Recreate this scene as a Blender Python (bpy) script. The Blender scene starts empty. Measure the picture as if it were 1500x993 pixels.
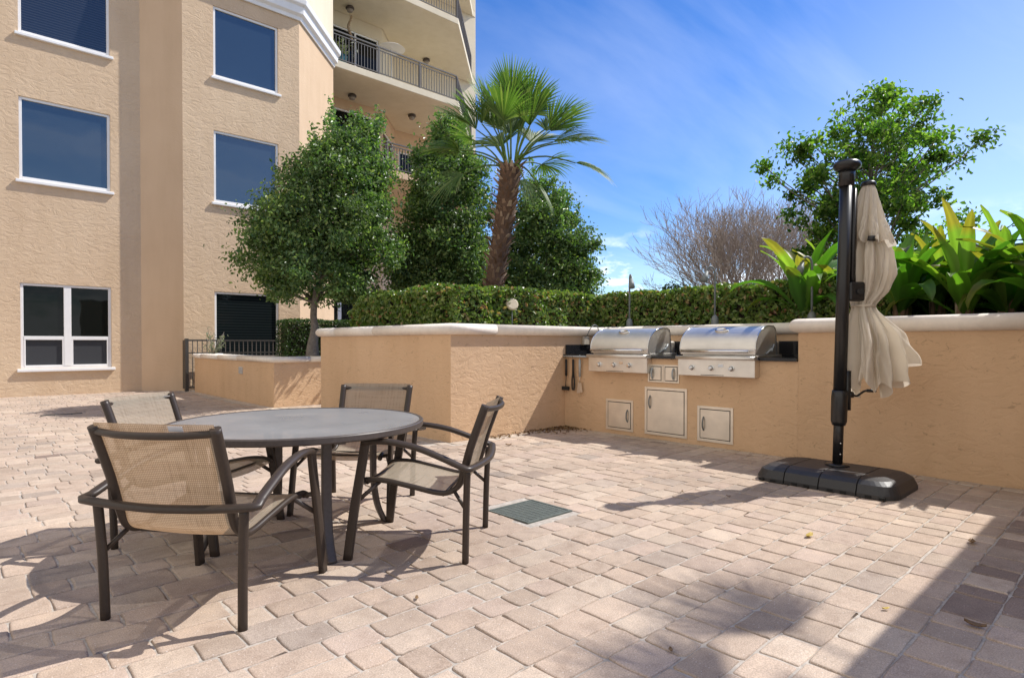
import bpy, math, random
import numpy as np
from mathutils import Vector, Matrix

random.seed(7)
rng = np.random.default_rng(11)
R = math.radians
scene = bpy.context.scene
COL = scene.collection

# ------------------------------------------------------------------ helpers
FX, FY = math.sin(R(42.7)), math.cos(R(42.7))      # forward direction of the camera on the ground

def at(l, d):
    """ground point l metres to the right and d metres ahead of the photographer"""
    return (FX * d + FY * l, FY * d - FX * l)

ORG = {}

def tag(o, label=None, cat=None, group=None, kind=None):
    if label: o['label'] = label
    if cat: o['category'] = cat
    if group: o['group'] = group
    if kind: o['kind'] = kind
    return o

def thing(name, label, cat, loc=(0, 0, 0), rz=0.0, group=None):
    o = bpy.data.objects.new(name, None)
    COL.objects.link(o)
    o.empty_display_size = 0.1
    o.location = loc
    o.rotation_euler = (0, 0, rz)
    ORG[o] = Vector(loc)
    return tag(o, label, cat, group)

def link_mesh(name, me, mat, parent=None):
    o = bpy.data.objects.new(name, me)
    if mat: me.materials.append(mat)
    COL.objects.link(o)
    ORG[o] = ORG[parent].copy() if parent else Vector((0, 0, 0))
    if parent: o.parent = parent
    return o

def copy_tree(o, parent=None):
    c = o.copy()
    COL.objects.link(c)
    c.parent = parent
    ORG[c] = ORG[o].copy()
    for ch in list(o.children):
        copy_tree(ch, c)
    return c

def catmull(pts, n=6):
    pts = [Vector(p) for p in pts]
    out = []
    for i in range(len(pts) - 1):
        p0 = pts[max(i - 1, 0)]; p1 = pts[i]; p2 = pts[i + 1]; p3 = pts[min(i + 2, len(pts) - 1)]
        for k in range(n):
            t = k / n
            out.append(0.5 * ((2 * p1) + (p2 - p0) * t + (2 * p0 - 5 * p1 + 4 * p2 - p3) * t * t
                              + (-p0 + 3 * p1 - 3 * p2 + p3) * t ** 3))
    out.append(pts[-1])
    return out

class MB:
    def __init__(self):
        self.v = []; self.f = []; self.s = []; self.c = None

    def face(self, idx, smooth=False):
        self.f.append(tuple(idx)); self.s.append(smooth)

    def hexa(self, p):
        b = len(self.v)
        self.v += [tuple(q) for q in p]
        for q in ((0, 3, 2, 1), (4, 5, 6, 7), (0, 1, 5, 4), (1, 2, 6, 5), (2, 3, 7, 6), (3, 0, 4, 7)):
            self.face([b + i for i in q])
        return self

    def box(self, x0, y0, z0, x1, y1, z1):
        return self.hexa([(x0, y0, z0), (x1, y0, z0), (x1, y1, z0), (x0, y1, z0),
                          (x0, y0, z1), (x1, y0, z1), (x1, y1, z1), (x0, y1, z1)])

    def obox(self, o, u, n, a0, a1, b0, b1, z0, z1):
        """box in a frame: origin o (x,y), unit u along, unit n outward"""
        def P(a, b, z): return (o[0] + u[0] * a + n[0] * b, o[1] + u[1] * a + n[1] * b, z)
        return self.hexa([P(a0, b0, z0), P(a1, b0, z0), P(a1, b1, z0), P(a0, b1, z0),
                          P(a0, b0, z1), P(a1, b0, z1), P(a1, b1, z1), P(a0, b1, z1)])

    def prism(self, pts, z0, z1):
        b = len(self.v); n = len(pts)
        self.v += [(p[0], p[1], z0) for p in pts] + [(p[0], p[1], z1) for p in pts]
        self.face([b + i for i in reversed(range(n))])
        self.face([b + n + i for i in range(n)])
        for i in range(n):
            j = (i + 1) % n
            self.face([b + i, b + j, b + n + j, b + n + i])
        return self

    def rings(self, rings, closed=True, cap=True, smooth=True):
        b = len(self.v); m = len(rings[0])
        for r in rings: self.v += [tuple(p) for p in r]
        for i in range(len(rings) - 1):
            for k in range(m if closed else m - 1):
                k2 = (k + 1) % m
                self.face([b + i * m + k, b + i * m + k2, b + (i + 1) * m + k2, b + (i + 1) * m + k], smooth)
        if cap and closed:
            self.face([b + k for k in reversed(range(m))])
            e = b + (len(rings) - 1) * m
            self.face([e + k for k in range(m)])
        return self

    def tube(self, pts, r, n=8, up=None, smooth=True, square=False, cap=True):
        """r: number, list per point, or (rx, ry) flat section with ry along 'up'"""
        pts = [Vector(p) for p in pts]
        N = len(pts)
        tang = []
        for i in range(N):
            a = pts[max(i - 1, 0)]; c = pts[min(i + 1, N - 1)]
            t = (c - a)
            tang.append(t.normalized() if t.length > 1e-9 else Vector((0, 0, 1)))
        u = Vector(up) if up else (Vector((0, 0, 1)) if abs(tang[0].z) < 0.9 else Vector((1, 0, 0)))
        rings = []
        for i in range(N):
            t = tang[i]
            u2 = u - t * u.dot(t)
            if u2.length < 1e-6: u2 = t.orthogonal()
            u2.normalize()
            if not up: u = u2
            s = t.cross(u2)
            if isinstance(r, tuple): ra, rb = r
            elif isinstance(r, list): ra = rb = r[i]
            else: ra = rb = r
            ring = []
            for k in range(n):
                a = 2 * math.pi * (k + 0.5) / n
                ca, sa = math.cos(a), math.sin(a)
                if square:
                    e = 0.35
                    ca = math.copysign(abs(ca) ** e, ca); sa = math.copysign(abs(sa) ** e, sa)
                ring.append(pts[i] + s * (ca * ra) + u2 * (sa * rb))
            rings.append(ring)
        return self.rings(rings, smooth=smooth, cap=cap)

    def lathe(self, c, prof, n=24, smooth=True, sx=1.0, sy=1.0):
        rings = []
        for (r, z) in prof:
            rings.append([(c[0] + r * sx * math.cos(2 * math.pi * k / n), c[1] + r * sy * math.sin(2 * math.pi * k / n), c[2] + z)
                          for k in range(n)])
        return self.rings(rings, smooth=smooth)

    def build(self, name, mat, parent=None, bevel=0.0, seg=2, local=False, solid=0.0):
        off = Vector((0, 0, 0)) if (local or not parent) else ORG[parent]
        me = bpy.data.meshes.new(name)
        me.from_pydata([(p[0] - off.x, p[1] - off.y, p[2] - off.z) for p in self.v], [], self.f)
        me.polygons.foreach_set('use_smooth', self.s)
        if self.c is not None:
            ca = me.color_attributes.new('Col', 'FLOAT_COLOR', 'POINT')
            ca.data.foreach_set('color', np.asarray(self.c, dtype=np.float32).ravel())
        me.update()
        o = link_mesh(name, me, mat, parent)
        if solid:
            m = o.modifiers.new('solid', 'SOLIDIFY'); m.thickness = solid; m.offset = 0
        if bevel:
            m = o.modifiers.new('bevel', 'BEVEL'); m.width = bevel; m.segments = seg; m.limit_method = 'ANGLE'; m.angle_limit = R(40)
        return o

def np_mesh(name, V, F, mat, parent=None, smooth=False, col=None):
    """V (n,3), F (m,k) uniform polygons"""
    me = bpy.data.meshes.new(name)
    if parent: V = V - np.array(ORG[parent])
    n, m, k = len(V), len(F), F.shape[1]
    me.vertices.add(n); me.vertices.foreach_set('co', V.astype(np.float32).ravel())
    me.loops.add(m * k); me.loops.foreach_set('vertex_index', F.astype(np.int32).ravel())
    me.polygons.add(m)
    me.polygons.foreach_set('loop_start', np.arange(0, m * k, k, dtype=np.int32))
    me.polygons.foreach_set('use_smooth', np.full(m, smooth))
    if col is not None:
        ca = me.color_attributes.new('Col', 'FLOAT_COLOR', 'POINT')
        ca.data.foreach_set('color', np.asarray(col, dtype=np.float32).ravel())
    me.update(calc_edges=True)
    return link_mesh(name, me, mat, parent)

# ------------------------------------------------------------------ materials
def new_mat(name):
    m = bpy.data.materials.new(name); m.use_nodes = True
    nt = m.node_tree
    b = nt.nodes['Principled BSDF']
    return m, nt, b

def nd(nt, typ, **kw):
    n = nt.nodes.new(typ)
    for k, v in kw.items():
        if k.startswith('i_'):
            key = k[2:]
            key = int(key) if key.isdigit() else key.replace('_', ' ')
            n.inputs[key].default_value = v
        else: setattr(n, k, v)
    return n

def ramp(nt, fac, stops, interp='LINEAR'):
    r = nt.nodes.new('ShaderNodeValToRGB')
    r.color_ramp.interpolation = interp
    el = r.color_ramp.elements
    while len(el) < len(stops): el.new(0.5)
    for e, (p, c) in zip(el, stops):
        e.position = p
        e.color = c if len(c) == 4 else (*c, 1)
    nt.links.new(fac, r.inputs[0])
    return r

def mixc(nt, fac, a, b, mode='MIX'):
    m = nt.nodes.new('ShaderNodeMix'); m.data_type = 'RGBA'; m.blend_type = mode
    for sock, val in ((m.inputs[0], fac), (m.inputs[6], a), (m.inputs[7], b)):
        if hasattr(val, 'is_linked'): nt.links.new(val, sock)
        elif isinstance(val, (int, float)): sock.default_value = val
        else: sock.default_value = (*val, 1) if len(val) == 3 else val
    return m.outputs[2]

def stucco(name, c, c2, strength=0.6, scale=1.0, marks=0.0):
    m, nt, b = new_mat(name)
    tc = nd(nt, 'ShaderNodeTexCoord')
    mp = nd(nt, 'ShaderNodeMapping'); mp.inputs['Scale'].default_value = (scale, scale, scale * 1.7)
    nt.links.new(tc.outputs['Object'], mp.inputs[0])
    n0 = nd(nt, 'ShaderNodeTexNoise', i_Scale=0.7, i_Detail=5.0)
    nt.links.new(tc.outputs['Object'], n0.inputs['Vector'])
    n1 = nd(nt, 'ShaderNodeTexNoise', i_Scale=3.2, i_Detail=6.0, i_Roughness=0.6, i_Distortion=1.6)
    n2 = nd(nt, 'ShaderNodeTexNoise', i_Scale=60.0, i_Detail=3.0)
    for n in (n1, n2): nt.links.new(mp.outputs[0], n.inputs['Vector'])
    led = ramp(nt, n1.outputs['Fac'], [(0.40, (0, 0, 0)), (0.47, (.55, .55, .55)), (0.56, (.6, .6, .6)), (0.585, (1, 1, 1))])
    ad = nd(nt, 'ShaderNodeMath', operation='MULTIPLY_ADD'); ad.inputs[1].default_value = 0.12
    nt.links.new(n2.outputs['Fac'], ad.inputs[0]); nt.links.new(led.outputs[0], ad.inputs[2])
    bp = nd(nt, 'ShaderNodeBump', i_Strength=strength, i_Distance=0.02)
    nt.links.new(ad.outputs[0], bp.inputs['Height'])
    nt.links.new(bp.outputs[0], b.inputs['Normal'])
    rr = ramp(nt, n0.outputs['Fac'], [(0.3, c), (0.7, c2)])
    mk = nd(nt, 'ShaderNodeTexNoise', i_Scale=5.0, i_Detail=5.0, i_Roughness=.72, i_Distortion=1.2); nt.links.new(mp.outputs[0], mk.inputs['Vector'])
    mr = ramp(nt, mk.outputs['Fac'], [(.615, (1, 1, 1)), (.64, (1 - marks,) * 3)])
    cc = mixc(nt, 1.0, rr.outputs[0], mr.outputs[0], 'MULTIPLY')
    ms = nd(nt, 'ShaderNodeMapping'); ms.inputs['Scale'].default_value = (1.7, 1.7, .25); nt.links.new(tc.outputs['Object'], ms.inputs[0])
    st = nd(nt, 'ShaderNodeTexNoise', i_Scale=1.6, i_Detail=5.0, i_Roughness=.6); nt.links.new(ms.outputs[0], st.inputs['Vector'])
    sr = ramp(nt, st.outputs['Fac'], [(.34, (.945, .935, .92)), (.58, (1.0, 1.0, 1.0))])
    cc = mixc(nt, 1.0, cc, sr.outputs[0], 'MULTIPLY')
    nt.links.new(cc, b.inputs['Base Color'])
    b.inputs['Roughness'].default_value = 0.85
    b.inputs['Specular IOR Level'].default_value = 0.25
    return m

def plain(name, c, rough=0.5, metal=0.0, spec=0.5, noise=0.0, bump=0.0, nscale=30.0, coat=0.0):
    m, nt, b = new_mat(name)
    b.inputs['Base Color'].default_value = (*c, 1)
    b.inputs['Roughness'].default_value = rough
    b.inputs['Metallic'].default_value = metal
    b.inputs['Specular IOR Level'].default_value = spec
    b.inputs['Coat Weight'].default_value = coat
    if noise or bump:
        tc = nd(nt, 'ShaderNodeTexCoord')
        n = nd(nt, 'ShaderNodeTexNoise', i_Scale=nscale, i_Detail=6.0, i_Roughness=0.65)
        nt.links.new(tc.outputs['Object'], n.inputs['Vector'])
        if noise:
            lo = tuple(x * (1 - noise) for x in c); hi = tuple(min(1, x * (1 + noise)) for x in c)
            r = ramp(nt, n.outputs['Fac'], [(0.3, lo), (0.7, hi)])
            nt.links.new(r.outputs[0], b.inputs['Base Color'])
        if bump:
            bp = nd(nt, 'ShaderNodeBump', i_Strength=bump, i_Distance=0.01)
            nt.links.new(n.outputs['Fac'], bp.inputs['Height']); nt.links.new(bp.outputs[0], b.inputs['Normal'])
    return m

def leaf_mat(name, stops, rough=0.4, trans=0.3, usecol=False, tcol=None, spec=0.5):
    m, nt, b = new_mat(name)
    out = nt.nodes['Material Output']
    g = nd(nt, 'ShaderNodeNewGeometry')
    r = ramp(nt, g.outputs['Random Per Island'], stops)
    c = r.outputs[0]
    if usecol:
        a = nd(nt, 'ShaderNodeAttribute', attribute_name='Col')
        c = mixc(nt, 1.0, c, a.outputs['Color'], 'MULTIPLY')
    nt.links.new(c, b.inputs['Base Color'])
    b.inputs['Roughness'].default_value = rough
    b.inputs['Specular IOR Level'].default_value = spec
    t = nd(nt, 'ShaderNodeBsdfTranslucent')
    tc = mixc(nt, 1.0, c, tcol or (1.5, 1.9, 0.6), 'MULTIPLY')
    nt.links.new(tc, t.inputs['Color'])
    mx = nd(nt, 'ShaderNodeMixShader'); mx.inputs[0].default_value = trans
    nt.links.new(b.outputs[0], mx.inputs[1]); nt.links.new(t.outputs[0], mx.inputs[2])
    nt.links.new(mx.outputs[0], out.inputs['Surface'])
    return m

def paver_mat():
    m, nt, b = new_mat('paver')
    a = nd(nt, 'ShaderNodeAttribute', attribute_name='Col')
    tc = nd(nt, 'ShaderNodeTexCoord')
    n1 = nd(nt, 'ShaderNodeTexNoise', i_Scale=9.0, i_Detail=5.0, i_Roughness=0.65)
    n2 = nd(nt, 'ShaderNodeTexNoise', i_Scale=170.0, i_Detail=3.0)
    n3 = nd(nt, 'ShaderNodeTexNoise', i_Scale=0.55, i_Detail=4.0)
    v = nd(nt, 'ShaderNodeTexVoronoi', i_Scale=62.0)
    for n in (n1, n2, n3, v): nt.links.new(tc.outputs['Object'], n.inputs['Vector'])
    r1 = ramp(nt, n1.outputs['Fac'], [(0.25, (.80, .77, .75)), (0.5, (1, 1, 1)), (0.8, (1.16, 1.14, 1.10))])
    c = mixc(nt, 1.0, a.outputs['Color'], r1.outputs[0], 'MULTIPLY')
    r3 = ramp(nt, n3.outputs['Fac'], [(0.32, (.80, .785, .775)), (0.5, (.98, .97, .965)), (0.7, (1.08, 1.07, 1.05))])
    c = mixc(nt, 1.0, c, r3.outputs[0], 'MULTIPLY')
    r2 = ramp(nt, n2.outputs['Fac'], [(0.35, (.80, .80, .80)), (0.65, (1.15, 1.15, 1.15))])
    c = mixc(nt, 1.0, c, r2.outputs[0], 'MULTIPLY')
    vs = ramp(nt, v.outputs['Distance'], [(0.10, (1, 1, 1)), (0.17, (0, 0, 0))])
    gate = nd(nt, 'ShaderNodeSeparateColor'); nt.links.new(v.outputs['Color'], gate.inputs[0])
    gt = nd(nt, 'ShaderNodeMath', operation='GREATER_THAN'); gt.inputs[1].default_value = 0.72
    nt.links.new(gate.outputs[0], gt.inputs[0])
    mu = nd(nt, 'ShaderNodeMath', operation='MULTIPLY')
    nt.links.new(vs.outputs[0], mu.inputs[0]); nt.links.new(gt.outputs[0], mu.inputs[1])
    c = mixc(nt, mu.outputs[0], c, (.66, .60, .54))
    nt.links.new(c, b.inputs['Base Color'])
    bp = nd(nt, 'ShaderNodeBump', i_Strength=0.45, i_Distance=0.004)
    h = nd(nt, 'ShaderNodeMath', operation='MULTIPLY_ADD'); h.inputs[1].default_value = 2.5
    nt.links.new(n1.outputs['Fac'], h.inputs[0]); nt.links.new(n2.outputs['Fac'], h.inputs[2])
    nt.links.new(h.outputs[0], bp.inputs['Height']); nt.links.new(bp.outputs[0], b.inputs['Normal'])
    b.inputs['Roughness'].default_value = 0.88
    b.inputs['Specular IOR Level'].default_value = 0.25
    return m

def glass_mat(name, c, ior, stripes=0.0, sc=20.0, spec=0.5):
    m, nt, b = new_mat(name)
    b.inputs['Roughness'].default_value = 0.02
    b.inputs['IOR'].default_value = ior
    b.inputs['Base Color'].default_value = (*c, 1)
    b.inputs['Specular IOR Level'].default_value = spec
    tc = nd(nt, 'ShaderNodeTexCoord')
    nz = nd(nt, 'ShaderNodeTexNoise', i_Scale=.8, i_Detail=2.0)
    nt.links.new(tc.outputs['Object'], nz.inputs['Vector'])
    bp = nd(nt, 'ShaderNodeBump', i_Strength=0.16, i_Distance=0.05)
    nt.links.new(nz.outputs['Fac'], bp.inputs['Height']); nt.links.new(bp.outputs[0], b.inputs['Normal'])
    if stripes:
        w = nd(nt, 'ShaderNodeTexWave', wave_type='BANDS', bands_direction='Z', i_Scale=sc)
        nt.links.new(tc.outputs['Object'], w.inputs['Vector'])
        r = ramp(nt, w.outputs['Fac'], [(0.35, c), (0.75, tuple(x + stripes for x in c))])
        nt.links.new(r.outputs[0], b.inputs['Base Color'])
    return m

def sling_mat():
    m, nt, b = new_mat('sling_mesh')
    out = nt.nodes['Material Output']
    tc = nd(nt, 'ShaderNodeTexCoord')
    def wave(d, s):
        w = nd(nt, 'ShaderNodeTexWave', wave_type='BANDS', bands_direction=d, i_Scale=s, i_Distortion=0.6, i_Detail=1.0)
        nt.links.new(tc.outputs['UV'], w.inputs['Vector']); return w
    wx, wy = wave('X', 34.0), wave('Y', 34.0)
    mu = nd(nt, 'ShaderNodeMath', operation='MULTIPLY')
    nt.links.new(wx.outputs['Fac'], mu.inputs[0]); nt.links.new(wy.outputs['Fac'], mu.inputs[1])
    mp = nd(nt, 'ShaderNodeMapping'); mp.inputs['Scale'].default_value = (70, 4, 1)
    mp2 = nd(nt, 'ShaderNodeMapping'); mp2.inputs['Scale'].default_value = (4, 60, 1)
    na = nd(nt, 'ShaderNodeTexNoise', i_Scale=1.0, i_Detail=3.0); nb = nd(nt, 'ShaderNodeTexNoise', i_Scale=1.0, i_Detail=3.0)
    for q, n in ((mp, na), (mp2, nb)):
        nt.links.new(tc.outputs['UV'], q.inputs[0]); nt.links.new(q.outputs[0], n.inputs['Vector'])
    sm = nd(nt, 'ShaderNodeMath', operation='ADD')
    nt.links.new(na.outputs['Fac'], sm.inputs[0]); nt.links.new(nb.outputs['Fac'], sm.inputs[1])
    r = ramp(nt, sm.outputs[0], [(0.7, (.42, .37, .285)), (1.0, (.55, .50, .405))])
    sm.operation = 'ADD'
    r2 = ramp(nt, mu.outputs[0], [(0.0, (.60, .56, .50)), (0.5, (1.1, 1.1, 1.1))])
    c = mixc(nt, 1.0, r.outputs[0], r2.outputs[0], 'MULTIPLY')
    nt.links.new(c, b.inputs['Base Color'])
    b.inputs['Roughness'].default_value = 0.7
    t = nd(nt, 'ShaderNodeBsdfTranslucent')
    ct = mixc(nt, 1.0, c, (.95, .62, .40), 'MULTIPLY'); nt.links.new(ct, t.inputs['Color'])
    mx = nd(nt, 'ShaderNodeMixShader'); mx.inputs[0].default_value = 0.42
    nt.links.new(b.outputs[0], mx.inputs[1]); nt.links.new(t.outputs[0], mx.inputs[2])
    tr = nd(nt, 'ShaderNodeBsdfTransparent')
    mx2 = nd(nt, 'ShaderNodeMixShader'); mx2.inputs[0].default_value = 0.13
    nt.links.new(mx.outputs[0], mx2.inputs[1]); nt.links.new(tr.outputs[0], mx2.inputs[2])
    nt.links.new(mx2.outputs[0], out.inputs['Surface'])
    return m

def tableglass_mat():
    m, nt, b = new_mat('frosted_table_glass')
    out = nt.nodes['Material Output']
    tc = nd(nt, 'ShaderNodeTexCoord')
    n = nd(nt, 'ShaderNodeTexNoise', i_Scale=2.5, i_Detail=5.0)
    nt.links.new(tc.outputs['Object'], n.inputs['Vector'])
    r = ramp(nt, n.outputs['Fac'], [(0.3, (.34, .335, .34)), (0.7, (.40, .395, .395))])
    nt.links.new(r.outputs[0], b.inputs['Base Color'])
    rr = ramp(nt, n.outputs['Fac'], [(0.3, (.26,) * 3), (0.7, (.33,) * 3)])
    nt.links.new(rr.outputs[0], b.inputs['Roughness'])
    b.inputs['IOR'].default_value = 1.5
    tr = nd(nt, 'ShaderNodeBsdfTransparent'); tr.inputs[0].default_value = (.72, .70, .68, 1)
    mx = nd(nt, 'ShaderNodeMixShader'); mx.inputs[0].default_value = 0.36
    nt.links.new(b.outputs[0], mx.inputs[1]); nt.links.new(tr.outputs[0], mx.inputs[2])
    nt.links.new(mx.outputs[0], out.inputs['Surface'])
    return m

def fabric_mat():
    m, nt, b = new_mat('canopy_fabric')
    out = nt.nodes['Material Output']
    tc = nd(nt, 'ShaderNodeTexCoord')
    n = nd(nt, 'ShaderNodeTexNoise', i_Scale=5.0, i_Detail=6.0)
    nt.links.new(tc.outputs['Object'], n.inputs['Vector'])
    r = ramp(nt, n.outputs['Fac'], [(0.3, (.74, .675, .575)), (0.7, (.81, .75, .655))])
    nt.links.new(r.outputs[0], b.inputs['Base Color'])
    b.inputs['Roughness'].default_value = 0.8
    b.inputs['Specular IOR Level'].default_value = 0.2
    t = nd(nt, 'ShaderNodeBsdfTranslucent'); nt.links.new(r.outputs[0], t.inputs['Color'])
    mx = nd(nt, 'ShaderNodeMixShader'); mx.inputs[0].default_value = 0.45
    nt.links.new(b.outputs[0], mx.inputs[1]); nt.links.new(t.outputs[0], mx.inputs[2])
    nt.links.new(mx.outputs[0], out.inputs['Surface'])
    return m

def steel_mat(name, c=(.80, .77, .72), rough=0.43, axis='Z'):
    m, nt, b = new_mat(name)
    tc = nd(nt, 'ShaderNodeTexCoord')
    mp = nd(nt, 'ShaderNodeMapping'); mp.inputs['Scale'].default_value = (150, 3, 150)
    nt.links.new(tc.outputs['Object'], mp.inputs[0])
    n = nd(nt, 'ShaderNodeTexNoise', i_Scale=1.0, i_Detail=4.0)
    nt.links.new(mp.outputs[0], n.inputs['Vector'])
    n2 = nd(nt, 'ShaderNodeTexNoise', i_Scale=5.0, i_Detail=4.0); nt.links.new(tc.outputs['Object'], n2.inputs['Vector'])
    r = ramp(nt, n2.outputs['Fac'], [(0.3, tuple(x * .85 for x in c)), (0.7, c)])
    nt.links.new(r.outputs[0], b.inputs['Base Color'])
    b.inputs['Metallic'].default_value = 1.0
    rr = ramp(nt, n.outputs['Fac'], [(0.2, (rough * .8,) * 3), (0.8, (rough * 1.3,) * 3)])
    nt.links.new(rr.outputs[0], b.inputs['Roughness'])
    bp = nd(nt, 'ShaderNodeBump', i_Strength=0.06, i_Distance=0.002)
    nt.links.new(n.outputs['Fac'], bp.inputs['Height']); nt.links.new(bp.outputs[0], b.inputs['Normal'])
    return m

M = {}
M['stucco'] = stucco('tan_stucco', (.60, .44, .29), (.65, .49, .33), 0.42, 1.15, .05)
M['stucco_low'] = stucco('garden_wall_stucco', (.605, .41, .25), (.665, .46, .29), 0.36, 1.7, .22)
M['stucco_smooth'] = stucco('smooth_tan_stucco', (.60, .43, .28), (.65, .475, .315), 0.12, 1.0)
M['cream'] = stucco('cream_stucco', (.66, .58, .43), (.72, .64, .49), 0.08, 1.0)
M['white'] = plain('white_paint', (.80, .79, .77), 0.5, noise=.04, nscale=3)
M['cap'] = plain('cast_stone_cap', (.80, .73, .645), 0.8, noise=.10, bump=.15, nscale=7)
M['bronze'] = plain('bronze_powder_coat', (.044, .031, .023), 0.40, 0.0, .35, noise=.12, nscale=60)
M['tablebronze'] = plain('table_bronze_coat', (.080, .064, .056), 0.42, 0.0, .35, noise=.15, nscale=40)
M['black'] = plain('black_powder_coat', (.012, .012, .013), 0.32, noise=.2, nscale=40)
M['basepl'] = plain('charcoal_base_plastic', (.028, .028, .030), 0.48, noise=.2, bump=.12, nscale=90)
M['rail'] = plain('dark_railing_metal', (.05, .046, .042), 0.45, noise=.1, nscale=20)
M['railgrey'] = plain('grey_railing_metal', (.10, .09, .08), 0.5, noise=.1, nscale=20)
M['granite'] = plain('black_granite', (.018, .018, .02), 0.12, noise=.6, nscale=120)
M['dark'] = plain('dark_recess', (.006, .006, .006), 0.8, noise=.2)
M['steel'] = steel_mat('brushed_steel')
M['steeldoor'] = steel_mat('dull_door_steel', (.86, .79, .69), 0.5)
M['chrome'] = plain('chrome', (.75, .75, .75), 0.10, 1.0, noise=.03)
M['bark'] = plain('grey_bark', (.20, .175, .15), 0.9, noise=.35, bump=.6, nscale=14)
M['twig'] = plain('bare_twig', (.39, .325, .29), 0.9, noise=.25, nscale=6)
M['soil'] = plain('planting_soil', (.045, .032, .022), 0.95, noise=.5, bump=.8, nscale=9)
M['ground'] = plain('grey_sand_ground', (.26, .24, .215), 0.95, noise=.2, nscale=2)
M['joint'] = plain('sanded_joint', (.41, .365, .315), 0.95, noise=.3, bump=.5, nscale=25)
M['paver'] = paver_mat()
M['tree'] = leaf_mat('oval_tree_leaf', [(0, (.045, .092, .034)), (.5, (.095, .165, .060)), (.9, (.17, .245, .095)), (1, (.28, .33, .13))], .36, .34, usecol=True)
M['hedge'] = leaf_mat('hedge_leaf', [(0, (.06, .11, .024)), (.5, (.14, .215, .048)), (.88, (.26, .31, .09)), (.95, (.36, .25, .12)), (1, (.30, .13, .07))], .30, .30)
M['lowhedge'] = leaf_mat('boxy_hedge_leaf', [(0, (.025, .055, .015)), (.6, (.05, .10, .025)), (1, (.11, .15, .04))], .4, .25)
M['airy'] = leaf_mat('broad_tree_leaf', [(0, (.035, .085, .015)), (.5, (.07, .15, .022)), (1, (.20, .29, .07))], .45, .50, usecol=True)
M['palm'] = leaf_mat('palm_frond', [(0, (.055, .11, .025)), (.6, (.10, .17, .040)), (1, (.18, .23, .075))], .55, .34, usecol=True)
M['strap'] = leaf_mat('strap_leaf', [(0, (.045, .115, .016)), (.5, (.08, .18, .024)), (1, (.18, .27, .05))], .46, .45, usecol=True)
M['weed'] = leaf_mat('grey_weed_leaf', [(0, (.15, .17, .11)), (1, (.30, .31, .22))], .6, .2)
M['dead'] = leaf_mat('dead_leaf', [(0, (.10, .05, .025)), (.5, (.20, .11, .05)), (1, (.34, .24, .10))], .7, .1, tcol=(1, .8, .5))
M['boot'] = leaf_mat('palm_boot', [(0, (.10, .055, .034)), (.45, (.20, .115, .072)), (.8, (.33, .22, .15)), (1, (.48, .37, .27))], .85, .0)
M['glassblue'] = glass_mat('sky_tinted_glass', (.026, .040, .054), 2.1)
M['glassblind'] = glass_mat('glass_over_blinds', (.016, .021, .032), 1.75, .020, 5.0)
M['glassdark'] = glass_mat('dark_glass', (.006, .008, .007), 1.42, spec=.22)
M['glassdarkb'] = glass_mat('dark_glass_over_blinds', (.006, .010, .011), 1.45, .010, 4.0, spec=.25)
M['screen'] = plain('insect_screen', (.030, .032, .036), 0.7, noise=.15, nscale=80)
M['sling'] = sling_mat()
M['tableglass'] = tableglass_mat()
M['fabric'] = fabric_mat()
M['tagpaper'] = plain('pale_label_paper', (.62, .62, .64), 0.5, noise=.08)
M['grate'] = plain('weathered_drain_grate', (.10, .115, .10), 0.6, noise=.35, nscale=30)
M['plate'] = plain('grey_fixture_plate', (.55, .52, .50), 0.5, noise=.1)
M['fixture'] = plain('grey_green_fixture', (.15, .165, .17), 0.45, noise=.25, nscale=25)
M['lampgrey'] = plain('pale_lamp_metal', (.34, .37, .38), 0.4, noise=.2, nscale=30)
M['lamphead'] = plain('weathered_lamp_head', (.17, .19, .19), 0.55, noise=.25, nscale=30)
M['beige'] = plain('beige_disc_plastic', (.52, .44, .31), 0.5, noise=.1)
M['teal'] = plain('teal_glaze', (.05, .16, .18), 0.25, noise=.15)
M['brownlamp'] = plain('brown_lamp_metal', (.07, .05, .04), 0.5, noise=.2)
M['opal'] = plain('opal_glass', (.30, .26, .22), 0.3, noise=.1)
M['shell'] = plain('chime_shell', (.42, .30, .18), 0.6, noise=.3)
M['rubber'] = plain('black_rubber', (.015, .015, .015), 0.7, noise=.2)
M['box'] = plain('aged_box_plastic', (.42, .37, .29), 0.6, noise=.15)

# ------------------------------------------------------------------ ground and paving
Z0 = 0.0
g = MB(); S = 600
g.v = [(-S, -S, -.06), (S, -S, -.06), (S, S, -.06), (-S, S, -.06)]; g.face([0, 1, 2, 3])
tag(g.build('ground', M['ground']), kind='structure')
j = MB(); j.box(-9, -4, -.05, 6.82, 18.6, -.0075)
tag(j.build('patio_base', M['joint']), kind='structure')

PAL = [(.455, .36, .285), (.435, .34, .268), (.475, .383, .305), (.415, .33, .262), (.385, .315, .26), (.445, .35, .285), (.34, .283, .238), (.49, .40, .32)]
PW = [26, 24, 18, 14, 6, 16, 1, 7]
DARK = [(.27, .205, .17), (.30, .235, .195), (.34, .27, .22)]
pv = MB(); pcol = []
GR = (2.955, 3.425, 3.035, 3.475)  # the drain cover

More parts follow.
